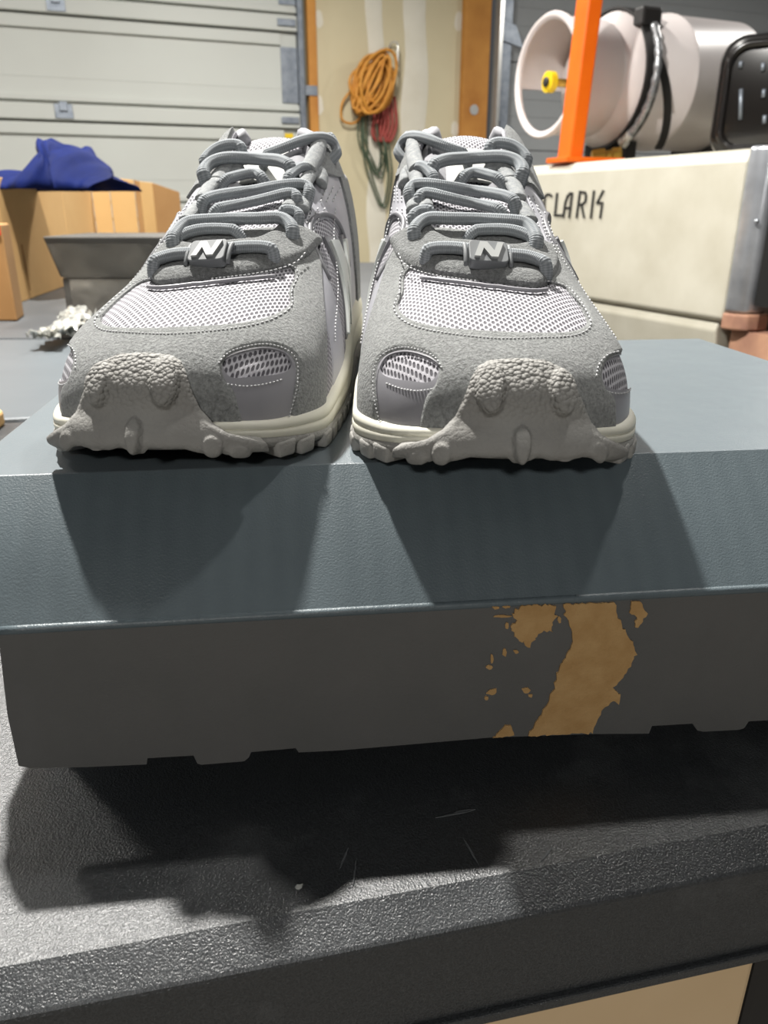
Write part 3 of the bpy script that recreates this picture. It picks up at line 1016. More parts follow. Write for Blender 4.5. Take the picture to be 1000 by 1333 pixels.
# front flap: slopes out from the lid edge to a crease, then hangs straight down
DC, ZCR, ZFB = -0.040, -0.0380, -0.0945
WL = -0.1285
nu = 60
rows_o, rows_i = [], []
flex = lambda f, w: 0.0011 * math.sin(math.pi * f) * (1 + .5 * math.sin(w * 40))
for f in np.linspace(0, 1, 15):
    r1, r2 = [], []
    for k in range(nu + 1):
        wl = W0 + (WL - W0) * f
        w = wl + (W1 - wl) * k / nu
        d, z = DC * f, ZCR * f
        b = flex(f, w)
        r1.append(bl(w, d - b * .7, z + b * .7))
        r2.append(bl(w, d - b * .7 + .0022, z + b * .7 - .0022))
    rows_o.append(r1)
    rows_i.append(r2)


def sheet(ro, ri):
    mb = MB()
    m, n = len(ro), len(ro[0])
    vs = [p for r in ro for p in r] + [p for r in ri for p in r]
    o = m * n
    fs = []
    for i in range(m - 1):
        for k in range(n - 1):
            a = i * n + k
            fs.append((a, a + 1, a + n + 1, a + n))
            fs.append((o + a, o + a + n, o + a + n + 1, o + a + 1))
    for k in range(n - 1):
        fs.append((k, o + k, o + k + 1, k + 1))
        a = (m - 1) * n + k
        fs.append((a, a + 1, o + a + 1, o + a))
    for i in range(m - 1):
        a = i * n
        fs.append((a, a + n, o + a + n, o + a))
        a = i * n + n - 1
        fs.append((a, o + a, o + a + n, a + n))
    return mb.add(vs, fs)


sheet(rows_o, rows_i).build('front_flap', 'shoebox', bx, OB, smooth=True, angle=0.8)
# hanging part with its die-cut lower edge
FPL0 = B0 + BD * DC + Vector((0, 0, BZ))


def flap_wz(px, py):
    p = on_plane(px, py, FPL0, BD)
    return (p - B0).dot(BW), p.z - BZ


edge_px = [(-2, 830), (4, 930), (9, 972), (13, 988), (22, 997), (40, 1000), (115, 998.5), (191, 995), (192, 987), (252, 983.5), (257, 994), (262, 995.5), (318, 991), (324, 986), (327, 979), (385, 974), (389, 979.5), (440, 977), (500, 972), (570, 966),
           (640, 960), (700, 958), (770, 955.5), (845, 955), (849, 945), (902, 942), (908, 951), (916, 952.5), (962, 950), (969, 948), (975, 939), (1040, 935)]
low = [flap_wz(*q) for q in edge_px]
low = low + [(0.20, low[-1][1]), (0.203, ZFB - .002), (W1 - .004, ZFB - .002), (W1, ZFB + .006)]
upper = [(W1, ZCR), (WL, ZCR)]
poly = upper + [(max(w, WL + .0005), z) for w, z in low]
mb = MB()
f0 = [bl(w, DC, z) for w, z in poly]
f1 = [bl(w, DC + .003, z) for w, z in poly]
mb.hexa(f0, f1)
hang = mb.build('hanging_flap', 'shoebox_low', bx, OB)
# rounded fold along the crease
fold = [bl(WL + .0005 + (W1 - WL) * k / 40, DC + .0013, ZCR) for k in range(41)]
MB().tube(fold, 0.0016, 10).build('fold_crease', 'shoebox', bx, OB, smooth=True)


def torn(poly_px, name, rough=3.0, off=0.0006, dens=4):
    out = []
    n = len(poly_px)
    for i in range(n):
        a, b = np.array(poly_px[i], float), np.array(poly_px[(i + 1) % n], float)
        m = max(1, int(np.linalg.norm(b - a) / dens))
        for k in range(m):
            q = a + (b - a) * k / m + rng.normal(0, rough * .35, 2)
            out.append(q)
    pts = [flap_wz(q[0], max(q[1], 782.0)) for q in out]
    lim = ZCR - .0004
    f = [bl(w, DC - off, min(z, lim)) for w, z in pts]
    return MB().prism(f, (0, off + .0004, 0)).build(name, 'torn_cardboard', hang, OB)


torn([(733, 786), (800, 784), (803, 800), (808, 812), (822, 835), (828, 850), (822, 862), (808, 885), (797, 893), (809, 905), (805, 914), (797, 911), (782, 925), (772, 953), (700, 957), (688, 957), (697, 940), (712, 915), (722, 890), (728, 870), (742, 845), (745, 822), (738, 805)], 'torn_patch', 3.0)
torn([(676, 788), (690, 786), (722, 788), (724, 800), (717, 812), (719, 822), (708, 820), (697, 829), (687, 842), (681, 834), (672, 832), (664, 815), (672, 806), (668, 797)], 'torn_patch', 4.0, dens=3)
torn([(822, 780), (832, 779), (836, 790), (842, 798), (836, 808), (829, 818), (825, 815), (827, 803), (820, 796)], 'torn_patch', 2.5, dens=3)
torn([(642, 960), (650, 952), (657, 943), (665, 943), (669, 957)], 'torn_patch', 2.0, dens=3)
for (cx_, cy_, r1, r2) in ((645, 790, 6, 3), (659, 789, 7, 3), (654, 802, 12, 2), (660, 815, 4, 5), (640, 858, 3, 9), (657, 849, 3, 7), (637, 868, 5, 3), (641, 900, 9, 5), (633, 908, 4, 4), (685, 898, 7, 5), (690, 905, 4, 3), (728, 806, 4, 5), (672, 848, 4, 4), (760, 790, 8, 4)):
    n = 7
    torn([(cx_ + r1 * math.cos(6.283 * k / n) * random.uniform(.5, 1.1), cy_ + r2 * math.sin(6.283 * k / n) * random.uniform(.5, 1.1)) for k in range(n)], 'torn_speck', 1.0, 0.0004, 3)

# ================================================================== wrapped box behind, cardboard box, tarp, film
q0 = on_z(88, 412, TZ)
yb = q0.y
wl, wr = q0.x, at(262, 400, yb).x
zl = at(100, 362, yb).z
zt_ = at(90, 308, yb - .02).z
OW = Vector(((wl + wr) / 2, yb + .1, TZ))
wbx = empty('wrapped_box', OW, 'small dark shoe box with a wider lid and clear wrap behind left sneaker', 'box')
MB().hexa([Vector((wl, yb, TZ + .0008)), Vector((wr, yb, TZ + .0008)), Vector((wr, yb + .2, TZ + .0008)), Vector((wl, yb + .2, TZ + .0008))],
          [Vector((wl, yb, zl)), Vector((wr, yb, zl)), Vector((wr, yb + .2, zl)), Vector((wl, yb + .2, zl))]).build('box_body', 'box_dark', wbx, OW, bevel=.002)
a = .018
lidp = lambda e, z: [Vector((wl - e, yb - e, z)), Vector((wr + e, yb - e, z)), Vector((wr + e, yb + .2 + e, z)), Vector((wl - e, yb + .2 + e, z))]
MB().hexa(lidp(.002, zl + .001), lidp(a, zt_)).build('lid', 'box_dark', wbx, OW, bevel=.003)
rows = []
for i, f in enumerate(np.linspace(0, 1, 14)):
    z = zl + (zt_ - .012 - zl) * f
    e = .004 + (a - .002) * f
    rows.append([Vector((wl - e + .01 + (wr - wl) * k / 24 * (1.02 - .3 * f), yb - e - .003 - .0012 * random.random(), z)) for k in range(25)])
MB().grid(rows).build('clear_wrap', 'film', wbx, OW, smooth=True)
rows = []
for i, f in enumerate(np.linspace(0, 1, 12)):
    z = TZ + .004 + (zl - TZ - .006) * f
    rows.append([Vector((wl + .015 + (wr - wl) * .9 * k / 24, yb - .004 - .0015 * random.random(), z)) for k in range(25)])
MB().grid(rows).build('clear_wrap', 'film', wbx, OW, smooth=True)

fm = MB()
for (pxs, r) in (([(108, 412), (104, 420), (92, 430), (80, 436)], .012), ([(92, 416), (98, 424), (88, 434), (68, 440)], .010), ([(80, 434), (66, 442), (52, 446)], .010), ([(104, 408), (96, 414), (90, 422)], .008), ([(62, 438), (70, 447)], .007)):
    pts = []
    for (px, py) in pxs:
        q = on_z(px, py, TZ + .012)
        pts.append(q + Vector((random.uniform(-.01, .01), 0, random.uniform(0, .012))))
    cpts = catmull(pts, per=5)
    rows = []
    for k, c in enumerate(cpts):
        c = Vector(c)
        rows.append([c + Vector((.006 * j, random.uniform(-.006, .006), max(-.010, .7 * r * random.uniform(-1.2, 1.0)))) for j in range(-3, 4)])
    fm.grid(rows)
oc = on_z(82, 434, TZ)
fm = fm.build('plastic_film', 'film_bright', origin=oc)
tag(fm, 'crumpled shiny clear plastic film on the grey table beside left sneaker', 'plastic film')

# torn corner of cardboard at the left edge
q = on_z(0, 556, TZ)
cp_ = [q + Vector((x, y, 0.0006)) for x, y in ((-.09, -.03), (-.005, -.022), (.004, -.008), (.002, .008), (-.008, .02), (-.09, .03))]
cs = MB().prism(cp_, (0, 0, 0.014)).build('cardboard_scrap', 'cardboard', origin=q, bevel=.003)
tag(cs, 'small tan cardboard scrap left of the dark shoe box', 'cardboard')

# big cardboard box: creased panels standing on the grey table
OCX = Vector((-1.05, 2.1, TZ))
cbx = empty('cardboard_box', OCX, 'large creased brown cardboard box with a blue tarp on top', 'box')
b0, b1 = on_z(0, 404, TZ), on_z(90, 371, TZ)
dv = (b1 - b0).normalized()
plan = [(b0 - dv * .36, None), (b0 - dv * 0.02, None), (b0 + dv * .10, None), (b0 + dv * .62, None), (b0 + dv * 0.98, None)]
fold = [v for v, _ in plan]
pA = fold[-1]
more = [Vector((pA.x + .05, pA.y + .02, TZ)), Vector((pA.x + .12, pA.y + .05, TZ)), Vector((pA.x + .135, pA.y + .06, TZ)), Vector((pA.x + .165, pA.y + .10, TZ)), Vector((pA.x + .225, pA.y + .2, TZ))]


def px_of(p):
    d = Vector(p) - Vector((0, 0, CAM_Z))
    dep = d.y * CP - d.z * SP
    return 500 + FPX * d.x / dep, 666.5 - FPX * (d.y * SP + d.z * CP) / dep


def top_z(p, tgt):
    lo_, hi_ = TZ, TZ + 1.0
    for _ in range(40):
        m = (lo_ + hi_) / 2
        if px_of((p.x, p.y, m))[1] > tgt:
            lo_ = m
        else:
            hi_ = m
    return lo_


ring_ = fold + more
tgt = [231, 231, 231, 230, 229, 231, 234, 236, 238, 250]
zs_ = [top_z(p, t) for p, t in zip(ring_, tgt)]
nb = Vector((-dv.y, dv.x, 0)) * 0.005
for i in range(len(ring_) - 1):
    a, b = ring_[i].copy(), ring_[i + 1].copy()
    a.z = b.z = TZ + .0006
    n = (b - a).cross(Vector((0, 0, 1))).normalized() * -0.005
    if i in (5, 7):
        mm = 'cardboard'
    else:
        mm = 'cardboard_dark' if i >= 5 else 'cardboard'
    at_, bt_ = Vector((a.x, a.y, zs_[i])), Vector((b.x, b.y, zs_[i + 1]))
    sh = (b - a).normalized() * .0012
    MB().hexa([a + sh, b - sh, b - sh + n, a + sh + n], [at_ + sh, bt_ - sh, bt_ - sh + n, at_ + sh + n]).build('panel', mm, cbx, OCX, bevel=.0012)
# back, left and top of the box
zt1 = min(zs_[:5]) - .012
bA, bE = ring_[0], ring_[4]
ll = Vector((-0.62, -0.1, 0))
MB().hexa([Vector((bA.x, bA.y, TZ + .0006)), bA + ll + Vector((0, 0, .0006)), bA + ll + dv * .006 + Vector((0, 0, .0006)), Vector((bA.x, bA.y, TZ + .0006)) + dv * .006],
          [Vector((bA.x, bA.y, zt1)), Vector((bA.x + ll.x, bA.y + ll.y, zt1)), Vector((bA.x + ll.x, bA.y + ll.y, zt1)) + dv * .006, Vector((bA.x, bA.y, zt1)) + dv * .006]).build('end_panel', 'cardboard', cbx, OCX)
q4 = [Vector((bA.x - .008, bA.y + .01, zt1)), Vector((bE.x - .008, bE.y, zt1)), Vector((bE.x + ll.x, bE.y + ll.y, zt1)), Vector((bA.x + ll.x, bA.y + ll.y + .01, zt1))]
MB().prism(q4, (0, 0, .005)).build('top_flap', 'cardboard', cbx, OCX)
for (xx, y0, y1) in ((28, 318, 378),):
    pl = ring_[2]
    nn = Vector((dv.y, -dv.x, 0))
    a, b = on_plane(xx, y0, pl + nn * .0008, nn), on_plane(xx + 11, y1, pl + nn * .0008, nn)
    MB().tube([a, b], .0016, 6).build('score_mark', 'cardboard_dark', cbx, OCX)

# neighbouring carton at the very left edge with a red strip
ca = at(6, 320, 1.45)
ca.z = TZ
zc1 = at(11, 292, 1.45).z
cl_ = b0.x + dv.x * (1.45 - b0.y) / dv.y + .008
OCN2 = Vector((ca.x - .02, 1.5, TZ))
nc = empty('carton', OCN2, 'narrow brown carton with red tape at the left picture edge', 'box')
q4 = [Vector((cl_, 1.45, TZ + .0006)), Vector((ca.x, 1.45, TZ + .0006)), Vector((ca.x - .02, 1.525, TZ + .0006)), Vector((cl_, 1.525, TZ + .0006))]
MB().prism(q4, (0, 0, zc1 - TZ)).build('carton_body', 'cardboard_dark', nc, OCN2, bevel=.003)
q5 = [Vector((cl_, 1.4485, zc1 - .018)), Vector((ca.x - .002, 1.4485, zc1 - .018)), Vector((ca.x - .002, 1.4485, zc1 + .002)), Vector((cl_, 1.4485, zc1 + .002))]
MB().prism(q5, (0, -.001, 0)).build('red_tape', 'tape_red', nc, OCN2)

# blue tarp slumped on the cardboard box
ty = 1.86
outl = [(8, 231), (20, 226), (42, 224), (52, 208), (58, 195), (66, 188.5), (85, 189), (97, 196), (118, 209), (138, 221), (147, 231)]
zt_top = zt1 + .006
prof_t = catmull(outl, per=5)
rows = []
nd = 26
for j in range(nd + 1):
    v = -1 + 2 * j / nd
    row = []
    for k, (px, py) in enumerate(prof_t):
        q = at(px, py, ty)
        hgt = max(q.z - zt_top, 0.0)
        e = max(0.0, 1 - abs(v) ** 2.2)
        fold_ = 1 + .10 * math.sin(k * .55 + v * 3.0) * e + .06 * math.sin(k * 1.3 - v * 5)
        row.append(Vector((q.x + .02 * math.sin(4 * v + k * .2), ty + v * (.13 + .02 * math.sin(k * .4)), zt_top + hgt * e ** .8 * (fold_ if abs(v) > .08 else 1))))
    rows.append(row)
tp_ = MB().grid(rows)
tp_ = tp_.build('tarp', 'tarp_blue', origin=Vector((rows[0][20].x, ty, zt_top)), smooth=True)
md = tp_.modifiers.new('thickness', 'SOLIDIFY')
md.thickness = 0.003
tag(tp_, 'crumpled blue tarp lying on the big cardboard box', 'tarp')

# ================================================================== sneakers
# one sneaker is modelled toe at y = 0, heel at y = LEN, sole on z = 0, inner side at -x;
# its mirror image is the other one
LEN = 0.295
R_LOC, R_YAW = Vector((0.0400, 0.236, BZ)), 0.0
L_LOC, L_YAW = Vector((-0.0770, 0.246, BZ)), -math.radians(5.6)


def pchip(tab, x):
    X = np.array([t[0] for t in tab], float)
    Y = np.array([t[1] for t in tab], float)
    h = np.diff(X)
    dl = np.diff(Y) / h
    m = np.zeros(len(X))
    m[0], m[-1] = dl[0], dl[-1]
    for i in range(1, len(X) - 1):
        if dl[i - 1] * dl[i] > 0:
            w1, w2 = 2 * h[i] + h[i - 1], h[i] + 2 * h[i - 1]
            m[i] = (w1 + w2) / (w1 / dl[i - 1] + w2 / dl[i])
    x = np.clip(np.asarray(x, float), X[0], X[-1])
    k = np.clip(np.searchsorted(X, x, side='right') - 1, 0, len(X) - 2)
    t = (x - X[k]) / h[k]
    return (Y[k] * (1 + 2 * t) * (1 - t) ** 2 + h[k] * m[k] * t * (1 - t) ** 2 + Y[k + 1] * t * t * (3 - 2 * t) + h[k] * m[k + 1] * t * t * (t - 1))


T_W = [(0, .044), (.02, .0460), (.045, .0490), (.08, .0488), (.11, .0474), (.15, .0445), (.19, .041), (.24, .0385), (.27, .037), (LEN, .033)]
T_ZT = [(0, .030), (.003, .0345), (.008, .0392), (.015, .0425), (.025, .0460), (.05, .0535), (.085, .0625), (.10, .0685), (.13, .085), (.16, .1015), (.19, .121), (.205, .1290), (.22, .132), (.25, .130), (.28, .118), (LEN, .100)]
T_ZF = [(0, .018), (.02, .0145), (.05, .0140), (.08, .0175), (.12, .021), (.16, .025), (.22, .031), (LEN, .035)]
T_N = [(0, 2.3), (.03, 2.6), (.08, 2.9), (.14, 2.9), (.2, 2.8), (LEN, 2.4)]
T_C = [(0, .002), (.05, .0005), (.10, .0), (.18, .002), (.25, .003), (LEN, .003)]


def f_w(y):
    y = np.asarray(y, float)
    ct = (1 - (1 - np.clip(y / .05, 0, 1)) ** 2.3) ** (1 / 2.3)
    ch = (1 - (1 - np.clip((LEN - y) / .04, 0, 1)) ** 2.2) ** (1 / 2.2)
    return pchip(T_W, y) * ct * ch


f_zt = lambda y: pchip(T_ZT, y)
f_zf = lambda y: pchip(T_ZF, y)
f_n = lambda y: pchip(T_N, y)
f_c = lambda y: pchip(T_C, y)

NY, NP = 330, 270
uu = np.linspace(0, 1, NY)
ys = LEN * (0.72 * (1 - np.cos(math.pi * uu)) / 2 + 0.28 * uu)
ph = np.linspace(0.0, math.pi, NP)
YY, PH = np.meshgrid(ys, ph, indexing='ij')
cs_, sn_ = np.cos(PH), np.sin(PH)
nn_ = f_n(YY)
GX = f_c(YY) - f_w(YY) * np.sign(cs_) * np.abs(cs_) ** (2 / nn_)
GZ = f_zf(YY) + (f_zt(YY) - f_zf(YY)) * np.abs(sn_) ** (2 / nn_)
# a shallow trough between the eyelet rows
dx = GX - f_c(YY)
GZ = GZ - 0.010 * np.exp(-(dx / .015) ** 2) * np.clip((YY - .10) / .05, 0, 1)
GP = np.stack([GX, YY, GZ], -1)
dU = np.gradient(GP, axis=0)
dV = np.gradient(GP, axis=1)
GN = np.cross(dV, dU)
ln = np.linalg.norm(GN, axis=-1, keepdims=True)
GN = GN / np.maximum(ln, 1e-12)
cen = np.stack([f_c(YY), YY + .03 * (YY < .04), f_zf(YY) + .0 * YY], -1)
flip = np.sum(GN * (GP - cen), -1) < 0
if flip.mean() > .5:
    GN = -GN
GN[0, :] = (0, -1, 0)
GN[-1, :] = (0, 1, 0)
# arc lengths in metres as UV
su = np.concatenate([np.zeros((NY, 1)), np.cumsum(np.linalg.norm(np.diff(GP, axis=1), axis=-1), 1)], 1)
su = su - su[:, NP // 2:NP // 2 + 1]
mid = GP[:, NP // 2]
sv = np.concatenate([[0], np.cumsum(np.linalg.norm(np.diff(mid, axis=0), axis=-1))])
GUV = np.stack([su, np.repeat(sv[:, None], NP, 1)], -1)
ii = np.arange(NY - 1)[:, None] * NP + np.arange(NP - 1)[None, :]
ii = ii.ravel()
TRI = np.concatenate([np.stack([ii, ii + 1, ii + NP + 1], 1), np.stack([ii, ii + NP + 1, ii + NP], 1)])
FP, FN, FUV = GP.reshape(-1, 3), GN.reshape(-1, 3), GUV.reshape(-1, 2)


def chart(P, which):
    """central projection of the toe used to read panel outlines: 'R' from the front of the one, 'L' from the front of its mirror"""
    P = np.asarray(P, float)
    if which == 'R':
        x, y, z = P[..., 0] + R_LOC.x, P[..., 1] + R_LOC.y, P[..., 2] + R_LOC.z - CAM_Z
    else:
        c, s = math.cos(L_YAW), math.sin(L_YAW)
        mx = -P[..., 0]
        x = mx * c - P[..., 1] * s + L_LOC.x
        y = mx * s + P[..., 1] * c + L_LOC.y
        z = P[..., 2] + L_LOC.z - CAM_Z
    d = y * CP - z * SP
    return np.stack([500 + FPX * x / d, 666.5 - FPX * (y * SP + z * CP) / d], -1)


CR, CL = chart(FP, 'R'), chart(FP, 'L')
_l = L_LOC - Vector((0, 0, CAM_Z))
CAM_R = np.array([-R_LOC.x, -R_LOC.y, CAM_Z - R_LOC.z])
_q = rotz(-L_YAW) @ Vector((-L_LOC.x, -L_LOC.y, CAM_Z - L_LOC.z))
CAM_L = np.array([-_q.x, _q.y, _q.z])
FACE_R = np.sum(FN * (CAM_R - FP), -1) > 0
FACE_L = np.sum(FN * (CAM_L - FP), -1) > 0


def sdf(poly, pts, smooth=True):
    """signed distance to a polygon, positive inside"""
    pg = catmull(poly, True, 5) if smooth else np.array(poly, float)
    d2 = np.full(len(pts), 1e18)
    ins = np.zeros(len(pts), bool)
    n = len(pg)
    for i in range(n):
        a, b = pg[i], pg[(i + 1) % n]
        e = b - a
        w = pts - a
        t = np.clip((w @ e) / max(e @ e, 1e-12), 0, 1)
        q = w - t[:, None] * e
        d2 = np.minimum(d2, np.sum(q * q, 1))
        c1, c2, c3 = pts[:, 1] >= a[1], pts[:, 1] < b[1], e[0] * w[:, 1] > e[1] * w[:, 0]
        ins ^= (c1 & c2 & c3) | (~c1 & ~c2 & ~c3)
    d = np.sqrt(d2)
    return np.where(ins, d, -d)


def clip_mesh(name, mat, P, N, UV, T, F, top, bot, parent, smooth=True, skirt=True, disp=None):
    """the part of surface P where F > 0, lifted by `top`, with side walls down to `bot`"""
    topv = top if isinstance(top, np.ndarray) else np.full(len(P), top)
    if disp is not None:
        topv = topv + disp
    s = F > 0
    cnt = s[T].sum(1)
    faces = [tuple(t) for t in T[cnt == 3].tolist()]
    nP, nN, nU, nT = [], [], [], []
    base = len(P)
    cache = {}

    def cut(a, b):
        k = (a, b) if a < b else (b, a)
        if k not in cache:
            t = F[a] / (F[a] - F[b])
            cache[k] = base + len(nP)
            nP.append(P[a] + (P[b] - P[a]) * t)
            nn = N[a] + (N[b] - N[a]) * t
            nN.append(nn / max(np.linalg.norm(nn), 1e-9))
            nU.append(UV[a] + (UV[b] - UV[a]) * t)
            nT.append(topv[a] + (topv[b] - topv[a]) * t)
        return cache[k]

    segs = []
    for t in T[(cnt == 1) | (cnt == 2)].tolist():
        ins = [s[i] for i in t]
        if sum(ins) == 1:
            k = ins.index(True)
            a, b, c = t[k], t[(k + 1) % 3], t[(k + 2) % 3]
            p, q = cut(a, b), cut(a, c)
            faces.append((a, p, q))
            segs.append((p, q))
        else:
            k = ins.index(False)
            a, b, c = t[k], t[(k + 1) % 3], t[(k + 2) % 3]
            p, q = cut(a, b), cut(a, c)
            faces.append((p, b, c))
            faces.append((p, c, q))
            segs.append((q, p))
    if not faces:
        return None
    aP = np.vstack([P] + ([np.array(nP)] if nP else []))
    aN = np.vstack([N] + ([np.array(nN)] if nN else []))
    aU = np.vstack([UV] + ([np.array(nU)] if nU else []))
    aT = np.concatenate([topv, np.array(nT)]) if nT else topv
    fa = np.array(faces)
    used, inv = np.unique(fa.ravel(), return_inverse=True)
    fa = inv.reshape(-1, 3)
    V = aP[used] + aN[used] * aT[used][:, None]
    U = aU[used]
    fl_ = fa.tolist()
    if skirt and segs:
        sa = np.array(segs)
        us, iv = np.unique(sa.ravel(), return_inverse=True)
        sa = iv.reshape(-1, 2)
        k = len(V)
        V = np.vstack([V, aP[us] + aN[us] * aT[us][:, None], aP[us] + aN[us] * bot])
        U = np.vstack([U, aU[us], aU[us]])
        m = len(us)
        fl_ += [(k + a, k + b, k + m + b, k + m + a) for a, b in sa.tolist()]
    me = bpy.data.meshes.new(name)
    me.from_pydata(V.tolist(), [], fl_)
    uvl = me.uv_layers.new(name='UVMap')
    li = np.empty(len(me.loops), dtype=np.int32)
    me.loops.foreach_get('vertex_index', li)
    uvl.data.foreach_set('uv', U[li].astype(np.float32).ravel())
    me.polygons.foreach_set('use_smooth', [smooth] * len(me.polygons))
    me.materials.append(M[mat])
    o = bpy.data.objects.new(name, me)
    COL.objects.link(o)
    o.parent = parent
    return o


def sstep(x, a, b):
    t = np.clip((x - a) / (b - a), 0, 1)
    return t * t * (3 - 2 * t)


def lookup(pts, off=0.0, which='R', ymin=0.0, ymax=0.22):
    """points of the surface seen at chart positions, lifted by off; returns points and normals"""
    Q = FP + FN * off
    C = chart(Q, which)
    ok = (FACE_R if which == 'R' else FACE_L) & (FP[:, 1] <= ymax) & (FP[:, 1] >= ymin)
    idx = np.nonzero(ok)[0]
    Cs = C[idx]
    outp, outn = [], []
    for p in pts:
        d = np.hypot(Cs[:, 0] - p[0], Cs[:, 1] - p[1])
        near_ = np.nonzero(d < max(4.0, d.min() + .5))[0]
        g = idx[near_]
        m = FP[g, 1] < FP[g, 1].min() + .012
        g, dd = g[m], d[near_][m]
        w = 1 / (dd + .3) ** 2
        w /= w.sum()
        n = (FN[g] * w[:, None]).sum(0)
        outp.append((Q[g] * w[:, None]).sum(0))
        outn.append(n / np.linalg.norm(n))
    return np.array(outp), np.array(outn)


X_, Y_, Z_ = FP[:, 0], FP[:, 1], FP[:, 2]
XD = X_ - f_c(Y_)

# ---- outlines read off the toe
P_MESH = [(526, 381), (519, 397), (523, 409), (541, 421), (579, 429), (642, 434), (700, 436), (744, 434), (763, 423), (758, 405), (745, 386), (728, 372), (690, 366), (642, 362), (587, 354), (545, 348), (528, 358)]
P_SUEDE = [(500, 330), (482, 368), (470, 405), (458, 450), (444, 500), (425, 560), (425, 640), (860, 640), (862, 520), (836, 452), (800, 408), (772, 378), (747, 345), (722, 320), (640, 300), (560, 290)]
P_WIN_R = [(781, 492), (784, 477), (794, 466), (808, 462), (821, 472), (831, 490), (833, 507), (830, 525), (827, 575), (801, 575), (798, 522), (786, 507)]
P_OVAL_R = [(781, 492), (784, 478), (794, 467), (808, 463), (820, 474), (827, 490), (826, 500), (815, 507), (800, 508), (787, 503)]
P_WIN_L = [(289, 475), (304, 461), (339, 453), (366, 457), (381, 470), (383, 494), (379, 516), (368, 560), (322, 560), (304, 512), (291, 494)]
P_OVAL_L = [(289, 475), (304, 463), (339, 455), (366, 459), (377, 470), (376, 481), (360, 488), (330, 491), (300, 492)]
P_T = [(513, 316), (516, 328), (523, 342), (542, 352), (576, 359), (624, 365), (672, 372), (703, 374), (720, 364), (724, 347), (717, 332), (704, 318), (690, 314), (680, 323), (660, 325), (610, 320), (585, 317), (570, 308), (560, 297), (545, 298), (528, 304)]
P_THROAT = [(556, 297), (545, 262), (538, 225), (541, 196), (552, 170), (575, 150), (635, 150), (652, 175), (658, 205), (672, 240), (690, 280), (706, 318), (690, 326), (585, 322)]

lat = XD > 0
shoe_root = empty('sneaker', R_LOC, 'grey suede and mesh running shoe with rubber toe, right one of the pair', 'shoe', 'pair of grey sneakers on the shoe box', rz=R_YAW)
T_COL = [(0, .3), (.196, .3), (.2, .130), (.212, .116), (.232, .100), (.26, .100), (.285, .106), (LEN, .108)]
F_COL = np.where(Y_ > .197, (pchip(T_COL[2:], Y_) - Z_) * 3000, 50.0)
F_COL = np.where(Y_ > .19, np.minimum(F_COL, (np.abs(XD) - .019) * 3000), F_COL)

# full knit bootie
s_open = np.where(Y_ > .158, sdf(P_THROAT, CR) - 4, -20)
clip_mesh('knit_upper', 'knit', FP, FN, FUV, TRI, np.minimum(F_COL, -s_open), 0.0, -0.002, shoe_root)
clip_mesh('lining', 'lining', FP, FN, FUV, TRI, np.where((Y_ > .15), F_COL - 1, -1), -0.005, -0.003, shoe_root)

# suede mudguard with three openings
s_su = sdf(P_SUEDE, CR)
s_me = sdf(P_MESH, CR)
s_wr = np.where(lat & (Y_ < .12), sdf(P_WIN_R, CR), -60)
s_wl = np.where(~lat & (Y_ < .12), sdf(P_WIN_L, CL), -60)
F_SU = np.minimum(s_su, -s_me)
F_SU = np.minimum(F_SU, -s_wr)
F_SU = np.minimum(F_SU, -s_wl)
edge_l = np.interp(CL[:, 1], [340, 380, 440, 490, 560], [418, 420, 424, 424, 420]) - CL[:, 0]
F_SU = np.where(~lat, np.minimum(F_SU, edge_l * 1.0), F_SU)
F_SU = np.minimum(F_SU, (.118 - Y_) * 3000)
rnd = 0.45 + 0.55 * sstep(F_SU, 0, 4)
clip_mesh('toe_mudguard', 'suede', FP, FN, FUV, TRI, F_SU, 0.0019 * rnd, -0.0004, shoe_root)
# synthetic inserts below the small oval windows
F_IR = np.minimum(np.where(lat & (Y_ < .12), sdf(P_WIN_R, CR), -60) + 2, -sdf(P_OVAL_R, CR))
F_IL = np.minimum(s_wl + 2, -np.where(~lat, sdf(P_OVAL_L, CL), -60))
clip_mesh('window_insert', 'synthetic_dark', FP, FN, FUV, TRI, F_IR, 0.0008, -0.0004, shoe_root)
clip_mesh('window_insert', 'synthetic_dark', FP, FN, FUV, TRI, F_IL, 0.0008, -0.0004, shoe_root)
# tight knit side band seen on the inner flank
F_KN = np.where(~lat, np.minimum(-edge_l + 3, (.125 - Y_) * 3000), -1)
F_KN = np.minimum(F_KN, (Y_ - .055) * 3000)
clip_mesh('side_knit', 'knit_tight', FP, FN, FUV, TRI, F_KN, 0.0009, -0.0004, shoe_root)

# smooth synthetic quarters running up to the eyelets, with an arched opening for the logo
s_th = sdf(P_THROAT, CR)
F_Q = np.minimum((Y_ - .078) * 3000 - 30 * np.clip((Z_ - .05) / .03, -1, 0), (.262 - Y_) * 3000)
arch = 1 - ((Y_ - .150) / .044) ** 2 - ((Z_ - .040) / .040) ** 2
F_Q = np.minimum(F_Q, -arch * 60)
F_Q = np.minimum(F_Q, F_COL - 1)
F_Q = np.where(Y_ < .196, np.minimum(F_Q, -s_th), F_Q)
F_Q = np.where(Y_ < .13, np.minimum(F_Q, -s_me - 3), F_Q)
front_lim = np.where(Y_ < .13, 1, 1)
clip_mesh('quarter', 'synthetic', FP, FN, FUV, TRI, np.where(lat, F_Q, -1), 0.0013 * (0.5 + 0.5 * sstep(F_Q, 0, 4)), -0.0004, shoe_root)
clip_mesh('quarter', 'synthetic', FP, FN, FUV, TRI, np.where(~lat, F_Q, -1), 0.0013 * (0.5 + 0.5 * sstep(F_Q, 0, 4)), -0.0004, shoe_root)
